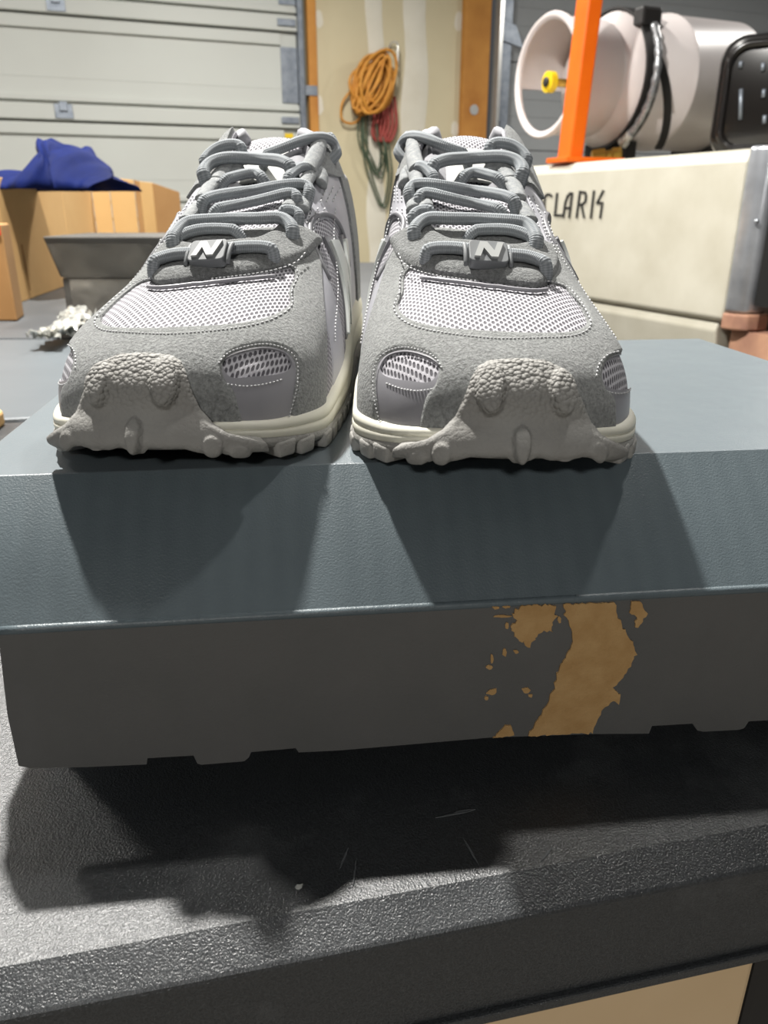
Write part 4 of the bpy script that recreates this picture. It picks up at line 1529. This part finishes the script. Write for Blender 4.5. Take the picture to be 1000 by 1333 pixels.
# dark piping following the arch
for sgn in (-1, 1):
    pts = []
    for a in np.linspace(math.pi * 0.12, math.pi * .88, 60):
        y = .150 - .0453 * math.cos(a)
        z = .040 + .0415 * math.sin(a)
        row = int(np.argmin(np.abs(ys - y)))
        half = slice(0, NP // 2) if sgn < 0 else slice(NP // 2, NP)
        zz = GZ[row, half]
        k = int(np.argmin(np.abs(zz - z))) + (0 if sgn < 0 else NP // 2)
        pts.append(GP[row, k] + GN[row, k] * .0012)
    pts = np.array(pts)
    for _ in range(3):
        pts[1:-1] = (pts[:-2] + pts[1:-1] * 2 + pts[2:]) / 4
    MB().tube(pts, .0013, 8).build('arch_piping', 'trim_grey', shoe_root, smooth=True)
# heel counter
F_H = np.minimum((Y_ - .222 - .5 * np.clip(.07 - Z_, -.03, .03)) * 3000, F_COL - 2)
clip_mesh('heel_counter', 'suede', FP, FN, FUV, TRI, F_H, 0.0026, -0.0004, shoe_root)
# suede collar points either side of the tongue
P_CPL = [(484, 246), (488, 222), (500, 190), (506, 166), (530, 150), (548, 165), (541, 200), (538, 222), (520, 232), (503, 240)]
P_CPR = [(650, 160), (680, 160), (705, 190), (715, 245), (704, 262), (690, 246), (676, 240), (662, 212), (652, 185)]
F_C1 = np.minimum(np.where(~lat & (Y_ > .14) & (Y_ < .235), sdf(P_CPL, CR), -9), F_COL - 1)
F_C2 = np.minimum(np.where(lat & (Y_ > .14) & (Y_ < .235), sdf(P_CPR, CR), -9), F_COL - 1)
clip_mesh('collar_overlay', 'suede', FP, FN, FUV, TRI, F_C1, 0.0028, -0.0004, shoe_root)
clip_mesh('collar_overlay', 'suede', FP, FN, FUV, TRI, F_C2, 0.0028, -0.0004, shoe_root)
# collar roll along the opening
rimp = []
for sgn in (-1, 1):
    side = []
    for y in np.linspace(.206, LEN - .002, 40):
        row = int(np.argmin(np.abs(ys - y)))
        half = slice(0, NP // 2) if sgn < 0 else slice(NP // 2, NP)
        zz = GZ[row, half]
        k = int(np.argmin(np.abs(zz - float(pchip(T_COL[2:], y))))) + (0 if sgn < 0 else NP // 2)
        side.append(GP[row, k] - GN[row, k] * .002)
    rimp += side if sgn < 0 else side[::-1]
rimp = np.array(rimp)
for _ in range(3):
    rimp[1:-1] = (rimp[:-2] + rimp[1:-1] * 2 + rimp[2:]) / 4
MB().tube(rimp, .0048, 10).build('collar_roll', 'lining', shoe_root, smooth=True)

# suede lace stay: a U round the bottom of the throat
F_T = np.where((Y_ > .06) & (Y_ < .15), sdf(P_T, CR), -9)
clip_mesh('lace_stay', 'suede_dark', FP, FN, FUV, TRI, F_T, 0.0046 * (0.35 + 0.65 * np.sqrt(np.clip(F_T / 7, 0, 1))), -0.0004, shoe_root)
# pale piping under the stay
pp, pn = lookup(catmull([(548, 361), (590, 366), (640, 372), (690, 378), (712, 377)], per=6), .0012)
MB().tube(pp, .0008, 8).build('stay_piping', 'synthetic_dark', shoe_root, smooth=True)

# tongue: padded tip standing out of the throat
rows = []
for i, y in enumerate(np.linspace(.140, .214, 26)):
    f = i / 25
    r = []
    for k in range(25):
        t = -1 + 2 * k / 24
        hw = .027 + .004 * f
        zt = float(f_zt(y)) - .0125 + .0015 * sstep(f, .55, 1)
        r.append((hw * t + float(f_c(y)), y, zt - .010 * t * t - .003 * (1 - f)))
    rows.append([Vector(p) for p in r])
tg = MB()
ri = [[p + Vector((0, .004, -.005)) for p in r] for r in rows]
tgo = sheet(rows, ri)
tgo.uv = [(p[0], p[1] * 1.1) for p in tgo.v]
tgo = tgo.build('tongue', 'knit', shoe_root, smooth=True, angle=1.0)
lb = []
for i in range(8):
    y = .172 + .024 * i / 7
    lb.append([Vector((x + float(f_c(y)), y, float(f_zt(y)) - .0128 - .010 * (x / .029) ** 2 + .0015)) for x in np.linspace(-.017, .012, 10)])
sheet(lb, [[p + Vector((0, 0, -.0012)) for p in r] for r in lb]).build('tongue_label', 'label_white', tgo)

# ---- laces
Z1 = lambda pts: [(480 + a / 4.167, 160 + b / 4.167) for a, b in pts]
LACES = [
    ([(290, 700), (350, 678), (450, 676), (540, 686), (640, 702), (760, 716), (850, 722), (930, 745), (985, 772)], .0072, .0027),
    ([(235, 605), (258, 560), (320, 515), (420, 518), (540, 520), (680, 525), (800, 532), (860, 548), (900, 600), (922, 655)], .0066, .0028),
    ([(520, 585), (640, 576), (760, 578), (850, 602), (915, 645)], .0050, .0025),
    ([(226, 525), (252, 485), (310, 468), (350, 478)], .0046, .0023),
    ([(262, 420), (290, 382), (340, 380), (420, 402), (540, 430), (660, 452), (750, 478)], .0058, .0025),
    ([(208, 400), (228, 345), (290, 326), (420, 342), (540, 362), (660, 378), (760, 402), (815, 440)], .0068, .0026),
    ([(500, 300), (540, 274), (590, 268), (660, 284), (745, 312)], .0060, .0025),
    ([(330, 240), (380, 212), (440, 196), (560, 190), (680, 180), (760, 188), (815, 215), (838, 255), (830, 280)], .0072, .0030),
    ([(150, 185), (160, 130), (210, 72), (300, 78), (400, 122), (480, 150), (550, 168)], .0060, .0026),
    ([(110, 150), (112, 95), (150, 52), (205, 45)], .0052, .0024),
    ([(645, 150), (672, 112), (735, 108), (800, 130), (850, 178), (868, 215)], .0058, .0028),
    ([(240, 235), (300, 235), (340, 275), (362, 310)], .0052, .0026),
]
for pts, off, r in LACES:
    p, n = lookup(catmull(Z1(pts), per=5), off, ymin=.07)
    for _ in range(4):
        p[1:-1] = (p[:-2] + p[1:-1] * 2 + p[2:]) / 4
        n[1:-1] = (n[:-2] + n[1:-1] * 2 + n[2:]) / 4
    for q_, d_ in ((0, .0065), (1, .0035), (2, .0012), (-1, .0065), (-2, .0035), (-3, .0012)):
        p[q_] -= n[q_] * d_
    MB().tube(p, r, 14, flat=(r * 1.1, r * .9), up=n).build('lace', 'lace', shoe_root, smooth=True)
LOOPS = [
    ([(240, 92), (238, 150), (250, 215), (262, 245)], .0044, .0034, 'webbing'),
    ([(190, 330), (196, 268), (232, 250), (258, 300), (262, 335)], .0034, .0027, 'webbing'),
    ([(240, 470), (246, 400), (285, 388), (308, 430), (312, 460)], .0034, .0027, 'webbing'),
    ([(660, 268), (668, 232), (710, 228), (745, 265), (765, 310)], .0036, .0030, 'webbing'),
    ([(735, 330), (770, 318), (800, 365), (812, 410)], .0036, .0030, 'webbing'),
    ([(790, 460), (820, 448), (852, 490), (878, 530)], .0036, .0030, 'webbing'),
]
for pts, off, r, mt in LOOPS:
    p, n = lookup(catmull(Z1(pts), per=5), off, ymin=.07)
    for _ in range(3):
        p[1:-1] = (p[:-2] + p[1:-1] * 2 + p[2:]) / 4
    MB().tube(p, r, 12, flat=(r * 1.25, r * .7), up=n).build('lace_loop', mt, shoe_root, smooth=True)

# ---- stitching: short raised dashes, one joined part
st = MB()


def stitch(poly, which='R', off=.0022, gap=5.0, dash=.52, closed=False, r=.00027):
    pg = catmull(poly, closed, 8)
    if closed:
        pg = np.vstack([pg, pg[:1]])
    sl = np.concatenate([[0], np.cumsum(np.linalg.norm(np.diff(pg, axis=0), axis=1))])
    q = []
    for s in np.arange(0, sl[-1] - gap * dash, gap):
        for u in (s, s + gap * dash):
            q.append((np.interp(u, sl, pg[:, 0]), np.interp(u, sl, pg[:, 1])))
    p, n = lookup(q, off, which)
    for k in range(0, len(p) - 1, 2):
        a, b = Vector(p[k]), Vector(p[k + 1])
        if 0.0003 < (b - a).length < .008:
            st.tube([a, b], r, 5, up=[n[k], n[k + 1]], flat=(r * 1.1, r))


def grow(poly, d):
    P = np.array(poly, float)
    c = P.mean(0)
    v = P - c
    return c + v * (1 + d / np.linalg.norm(v, axis=1, keepdims=True))


stitch(grow(P_MESH, 6), off=.0021, closed=True)
stitch([(519, 330), (526, 343), (546, 353), (578, 360), (624, 366)], off=.0046)
stitch(grow(P_WIN_R, 5)[:4], off=.0021)
stitch(grow(P_WIN_L, 5)[:8], 'L', .0021)
stitch([(785, 507), (800, 512), (815, 511), (825, 505)], off=.0010, gap=4)
stitch([(296, 500), (320, 503), (345, 500), (368, 494)], 'L', .0010, gap=5)
stitch([(407, 286), (411, 330), (414, 371), (417, 410)], 'L', .0016, gap=5)
stitch([(709, 276), (720, 305), (734, 339), (759, 373), (784, 402), (812, 438)], off=.0020, gap=4.6)
stitch([(700, 268), (712, 300), (727, 333)], off=.0020, gap=4.6)
stitch([(508, 270), (500, 310), (488, 350), (478, 390), (466, 450)], off=.0018, gap=4.6)
for (x0, y0) in ((514, 252), (521, 281)):
    for k in range(3):
        stitch([(x0 - 4 + 6 * k, y0 - 10), (x0 - 1 + 5 * k, y0 + 12)], off=.0018, gap=4.5)
for (x0, y0) in ((688, 262), (700, 298)):
    for k in range(2):
        stitch([(x0 + 6 * k, y0 - 8), (x0 + 7 + 6 * k, y0 + 12)], off=.0018, gap=4.5)
so = st.build('stitching', 'thread', shoe_root, smooth=True)
so['kind'] = 'stuff'

# ---- sole
yo = LEN * (1 - np.cos(np.linspace(0, math.pi, 90))) / 2


def outline(off, toe=.0):
    """closed outline of the upper at the feather line, pushed outwards"""
    L = np.stack([f_c(yo) - f_w(yo), yo], 1)
    R = np.stack([f_c(yo) + f_w(yo), yo], 1)[::-1][1:-1]
    P = np.vstack([L, R])
    t = np.roll(P, -1, 0) - np.roll(P, 1, 0)
    n = np.stack([-t[:, 1], t[:, 0]], 1)
    n /= np.linalg.norm(n, axis=1, keepdims=True)
    c = P - np.array([0, LEN / 2])
    if (n * c).sum() < 0:
        n = -n
    return P + n * off, n


def z_bot(y):
    return .0075 * np.clip(1 - y / .055, 0, 1) ** 1.8 + .006 * np.clip((y - .25) / .045, 0, 1) ** 2


def ring_loft(name, mat, prof, cap_b=True, cap_t=False):
    """prof: list of (offset, z function of y)"""
    vs, n = [], None
    for off, zf in prof:
        P, nr = outline(off)
        n = len(P)
        vs += [Vector((p[0], p[1], float(zf(p[1])))) for p in P]
    fs = []
    m = len(prof)
    for i in range(m - 1):
        for k in range(n):
            q = (k + 1) % n
            fs.append((i * n + k, i * n + q, (i + 1) * n + q, (i + 1) * n + k))
    if cap_b:
        fs.append(tuple(range(n)))
    if cap_t:
        fs.append(tuple((m - 1) * n + k for k in range(n)))
    return MB().add(vs, fs)


zos = lambda y: z_bot(y) + .0065 + .004 * np.clip((y - .1) / .15, 0, 1)      # outsole top
zms = lambda y: f_zf(y) + .0022
mixz = lambda a: (lambda y: zos(y) * (1 - a) + zms(y) * a)
mdl = ring_loft('midsole', 'midsole', [(.0005, lambda y: zos(y) - .002), (.0030, mixz(.0)), (.0036, mixz(.22)), (.0036, mixz(.44)), (.0030, mixz(.50)), (.0035, mixz(.57)), (.0034, mixz(.75)), (.0025, mixz(.93)), (.0006, mixz(1.0))], True, True)
mdl.build('midsole', 'midsole', shoe_root, smooth=True, angle=1.2)
osl = ring_loft('outsole', 'rubber', [(-.004, lambda y: z_bot(y) + .0030), (.0030, lambda y: z_bot(y) + .0034), (.0040, lambda y: z_bot(y) + .0048), (.0042, lambda y: zos(y) - .0012), (.0034, lambda y: zos(y) + .0004), (.0010, lambda y: zos(y) + .0004)], True, True)
osl.build('outsole', 'rubber', shoe_root, smooth=True, angle=1.0)
ring_loft('outsole_core', 'outsole_dark', [(-.012, lambda y: z_bot(y) + .0018), (-.010, lambda y: z_bot(y) + .0035)], True, True).build('outsole_core', 'outsole_dark', shoe_root)
# lugs round the edge of the outsole
Po, No = outline(.0002)
sl = np.concatenate([[0], np.cumsum(np.linalg.norm(np.diff(np.vstack([Po, Po[:1]]), axis=0), axis=1))])
nl = int(sl[-1] / .0125)
proto = None
for k in range(nl):
    s = (k + .5) * sl[-1] / nl
    i = int(np.searchsorted(sl, s)) % len(Po)
    p, nr = Po[i], No[i]
    if p[1] < .016:
        continue
    zb = float(z_bot(p[1]))
    if proto is None:
        mb = MB()
        a = [(-.0032, -.006), (.0032, -.006), (.0038, .0042), (-.0038, .0042)]
        b = [(-.0044, -.007), (.0044, -.007), (.0048, .0044), (-.0048, .0044)]
        mb.hexa([Vector((x, y, 0)) for x, y in a], [Vector((x, y, .0062)) for x, y in b])
        lug = mb.build('lug', 'rubber', shoe_root, bevel=.0012, smooth=True)
        proto = lug
    else:
        lug = proto.copy()
        COL.objects.link(lug)
        lug.parent = shoe_root
    lug.location = (p[0], p[1], zb)
    # local +y of the lug looks outwards
    lug.rotation_euler = (0, 0, math.atan2(-nr[0], nr[1]))

# ---- toe bumper: front height field over (x, z)
bxs = np.linspace(-.056, .056, 190)
bzs = np.linspace(.0045, .0415, 92)
BX, BZg = np.meshgrid(bxs, bzs, indexing='ij')
ysr = np.concatenate([np.linspace(0, .01, 60), np.linspace(.0105, .10, 220)])
Yf = np.full(BX.shape, .10)
done = np.zeros(BX.shape, bool)
for y in ysr:
    w, zt, zf, n, c = float(f_w(y)), float(f_zt(y)), float(f_zf(y)), float(f_n(y)), float(f_c(y))
    zz = np.clip(BZg - zf, 0, None) / (zt - zf)
    ins = (np.abs(BX - c) / max(w, 1e-5)) ** n + zz ** n <= 1
    insole = (np.abs(BX - c) <= w + .0050 * min(1, w / .01)) & (BZg < zf + .003)
    new = (ins | insole) & ~done
    Yf[new] = y
    done |= new
Yo = np.minimum(Yf, .055) - .0030
sole_push = .0042 * sstep(.020 - BZg, -.004, .006)
Yo = Yo - sole_push + ((np.clip(.0145 - BZg, 0, 1) / .009) ** 2) * .0055
for _ in range(55):
    Yp = np.pad(Yo, 1, mode='edge')
    Yo = (Yp[1:-1, 1:-1] * 4 + Yp[:-2, 1:-1] + Yp[2:, 1:-1] + Yp[1:-1, :-2] + Yp[1:-1, 2:]) / 8
BPv = np.stack([BX, Yo, BZg], -1)
g1, g2 = np.gradient(BPv, axis=0), np.gradient(BPv, axis=1)
BN = np.cross(g1, g2)
BN /= np.linalg.norm(BN, axis=-1, keepdims=True)
if BN[..., 1].mean() > 0:
    BN = -BN
bp, bn = BPv.reshape(-1, 3), BN.reshape(-1, 3)
bc = chart(bp, 'R')
P_BUMP = [(512, 584), (530, 578), (557, 572), (577, 560), (594, 541), (606, 515), (614, 493), (623, 478), (637, 470), (673, 467), (709, 470), (728, 479), (742, 493), (752, 512), (759, 527), (768, 550), (782, 567), (802, 577), (818, 584)]
low_edge = [(818, 592), (800, 597), (784, 598), (778, 600), (768, 594), (757, 594), (740, 598), (715, 598), (700, 594), (690, 598), (680, 602), (668, 601), (660, 594), (640, 595), (612, 594), (596, 598), (580, 600), (566, 598), (560, 600), (540, 599), (528, 595), (512, 594)]
fb = sdf(P_BUMP + low_edge, bc, smooth=False)
fb = np.minimum(fb, np.where(bp[:, 0] > 0, .0405 - bp[:, 0], .0470 + bp[:, 0]) * 3000)
BUMPS = [(640, 508, 21, 36, .0034), (729, 512, 18, 34, .0034), (678, 577, 13, 25, .0032), (775, 588, 12, 14, .0011), (577, 589, 14, 14, .0018), (545, 594, 15, 10, .0014), (700, 606, 16, 9, .0016), (735, 604, 14, 8, .0016), (620, 604, 14, 8, .0016)]
db = np.zeros(len(bp))
for (cx_, cy_, rx, ry, hgt) in BUMPS:
    # bulge that rises from nothing at its top to a full lip at its lower end
    u, v = (bc[:, 0] - cx_) / rx, (bc[:, 1] - cy_) / ry
    q = np.clip(1 - (u * u + v * v), 0, 1)
    db = np.maximum(db, hgt * sstep(q, 0, .6) * (0.35 + .65 * np.clip((v + 1) / 1.4, 0, 1)))
nb_ = len(bzs)
jj = (np.arange(len(bxs) - 1)[:, None] * nb_ + np.arange(nb_ - 1)[None, :]).ravel()
bT = np.concatenate([np.stack([jj, jj + 1, jj + nb_ + 1], 1), np.stack([jj, jj + nb_ + 1, jj + nb_], 1)])
buv = np.stack([bp[:, 0], bp[:, 2]], 1)
clip_mesh('toe_bumper', 'rubber', bp, bn, buv, bT, fb, 0.0004 + 0.0012 * np.sqrt(np.clip(fb / 7, 0, 1)), -0.0040, shoe_root, disp=db)


# ---- the mirrored sneaker, then the lettering on both (never mirrored)
def mirror_tree(src, root, name_parent=None):
    for ch in list(src.children):
        c = ch.copy()
        COL.objects.link(c)
        c.parent = root
        for k, v in ch.items():
            c[k] = v
        for g in ch.children:
            d = g.copy()
            COL.objects.link(d)
            d.parent = c


left_root = empty('sneaker', L_LOC, 'grey suede and mesh running shoe with rubber toe, left one of the pair', 'shoe', 'pair of grey sneakers on the shoe box', rz=L_YAW)
left_root.scale = (-1, 1, 1)
mirror_tree(shoe_root, left_root)

NG = [(0, 0), (.26, 0), (.26, .58), (.70, 0), (1.0, 0), (1.0, 1), (.74, 1), (.74, .42), (.30, 1), (0, 1)]     # N in a unit box, counter-clockwise


def side_logo(root, sgn, flipn):
    """big slanted N on a flank; u runs along the shoe"""
    def poly(scale, lift):
        out = []
        for u, v in NG:
            u2, v2 = (u - .5) * scale + .5, (v - .5) * scale + .5
            t = 1 - u2 if flipn else u2
            sl_ = (v2 - .5) * .010
            out.append((.128 + .048 * t + sl_, .030 + .040 * v2))
        return out
    half = (XD < 0) if sgn < 0 else (XD > 0)
    C2 = np.stack([Y_, Z_], 1)
    for nm, mt, gr, top_ in (('logo_backing', 'trim_grey', .0022, .0016), ('logo', 'logo_pale', 0.0, .0030)):
        s = sdf(poly(1.0, 0), C2, smooth=False) + gr
        F = np.where(half & (Y_ > .08) & (Y_ < .20), s, -1) * 3000
        clip_mesh(nm, mt, FP, FN, FUV, TRI, F, top_, -.0003, root)


def charm(root, flipn):
    p, n = lookup([(636, 328)], .0092)
    c, up = Vector(p[0]), Vector(n[0])
    ex = Vector((1, .06, -.06)).normalized()
    up = (up - ex * up.dot(ex)).normalized()
    up = (up + Vector((0, -.55, 0))).normalized()
    ey = up.cross(ex)
    w, h = .0076, .0056
    body_ = MB()
    pts = rrect(2 * w, 2 * h, .002, 5)
    lo = [c + ex * x + ey * y - up * .004 for x, y in pts]
    hi_ = [c + ex * x + ey * y + up * .0006 for x, y in pts]
    body_.hexa(lo, hi_)
    ko = body_.build('lace_charm', 'charm', root, bevel=.0004)
    g = []
    for u, v in NG:
        t = 1 - u if flipn else u
        g.append(c + ex * ((t - .5) * .0092 + (v - .5) * (.0026 if not flipn else -.0026)) + ey * ((v - .5) * .0078) + up * .0005)
    MB().prism(g, up * .0011).build('charm_letter', 'charm_letter', ko)
    for sx in (-1, 1):
        k = [c + ex * (sx * (w + .0012)) + ey * (h * t) + up * (.0012 * (1 - t * t) - .002) for t in np.linspace(-1, 1, 9)]
        MB().tube(k, .0009, 8).build('charm_ring', 'charm', ko, smooth=True)


# inner flank of the modelled shoe faces -x, read with the toe on the right; its mirror image is read with the toe on the left
side_logo(shoe_root, -1, True)
side_logo(shoe_root, 1, False)
side_logo(left_root, -1, False)
side_logo(left_root, 1, True)
charm(shoe_root, False)
charm(left_root, True)
# small red tag beside the heel of the right sneaker's inner flank
row = int(np.argmin(np.abs(ys - .155)))
k = int(np.argmin(np.abs(GZ[row, :NP // 2] - .050)))
c = Vector(GP[row, k]) + Vector(GN[row, k]) * .002
MB().box(c, (.003, .007, .005)).build('red_tag', 'tag_red', shoe_root, bevel=.0006)
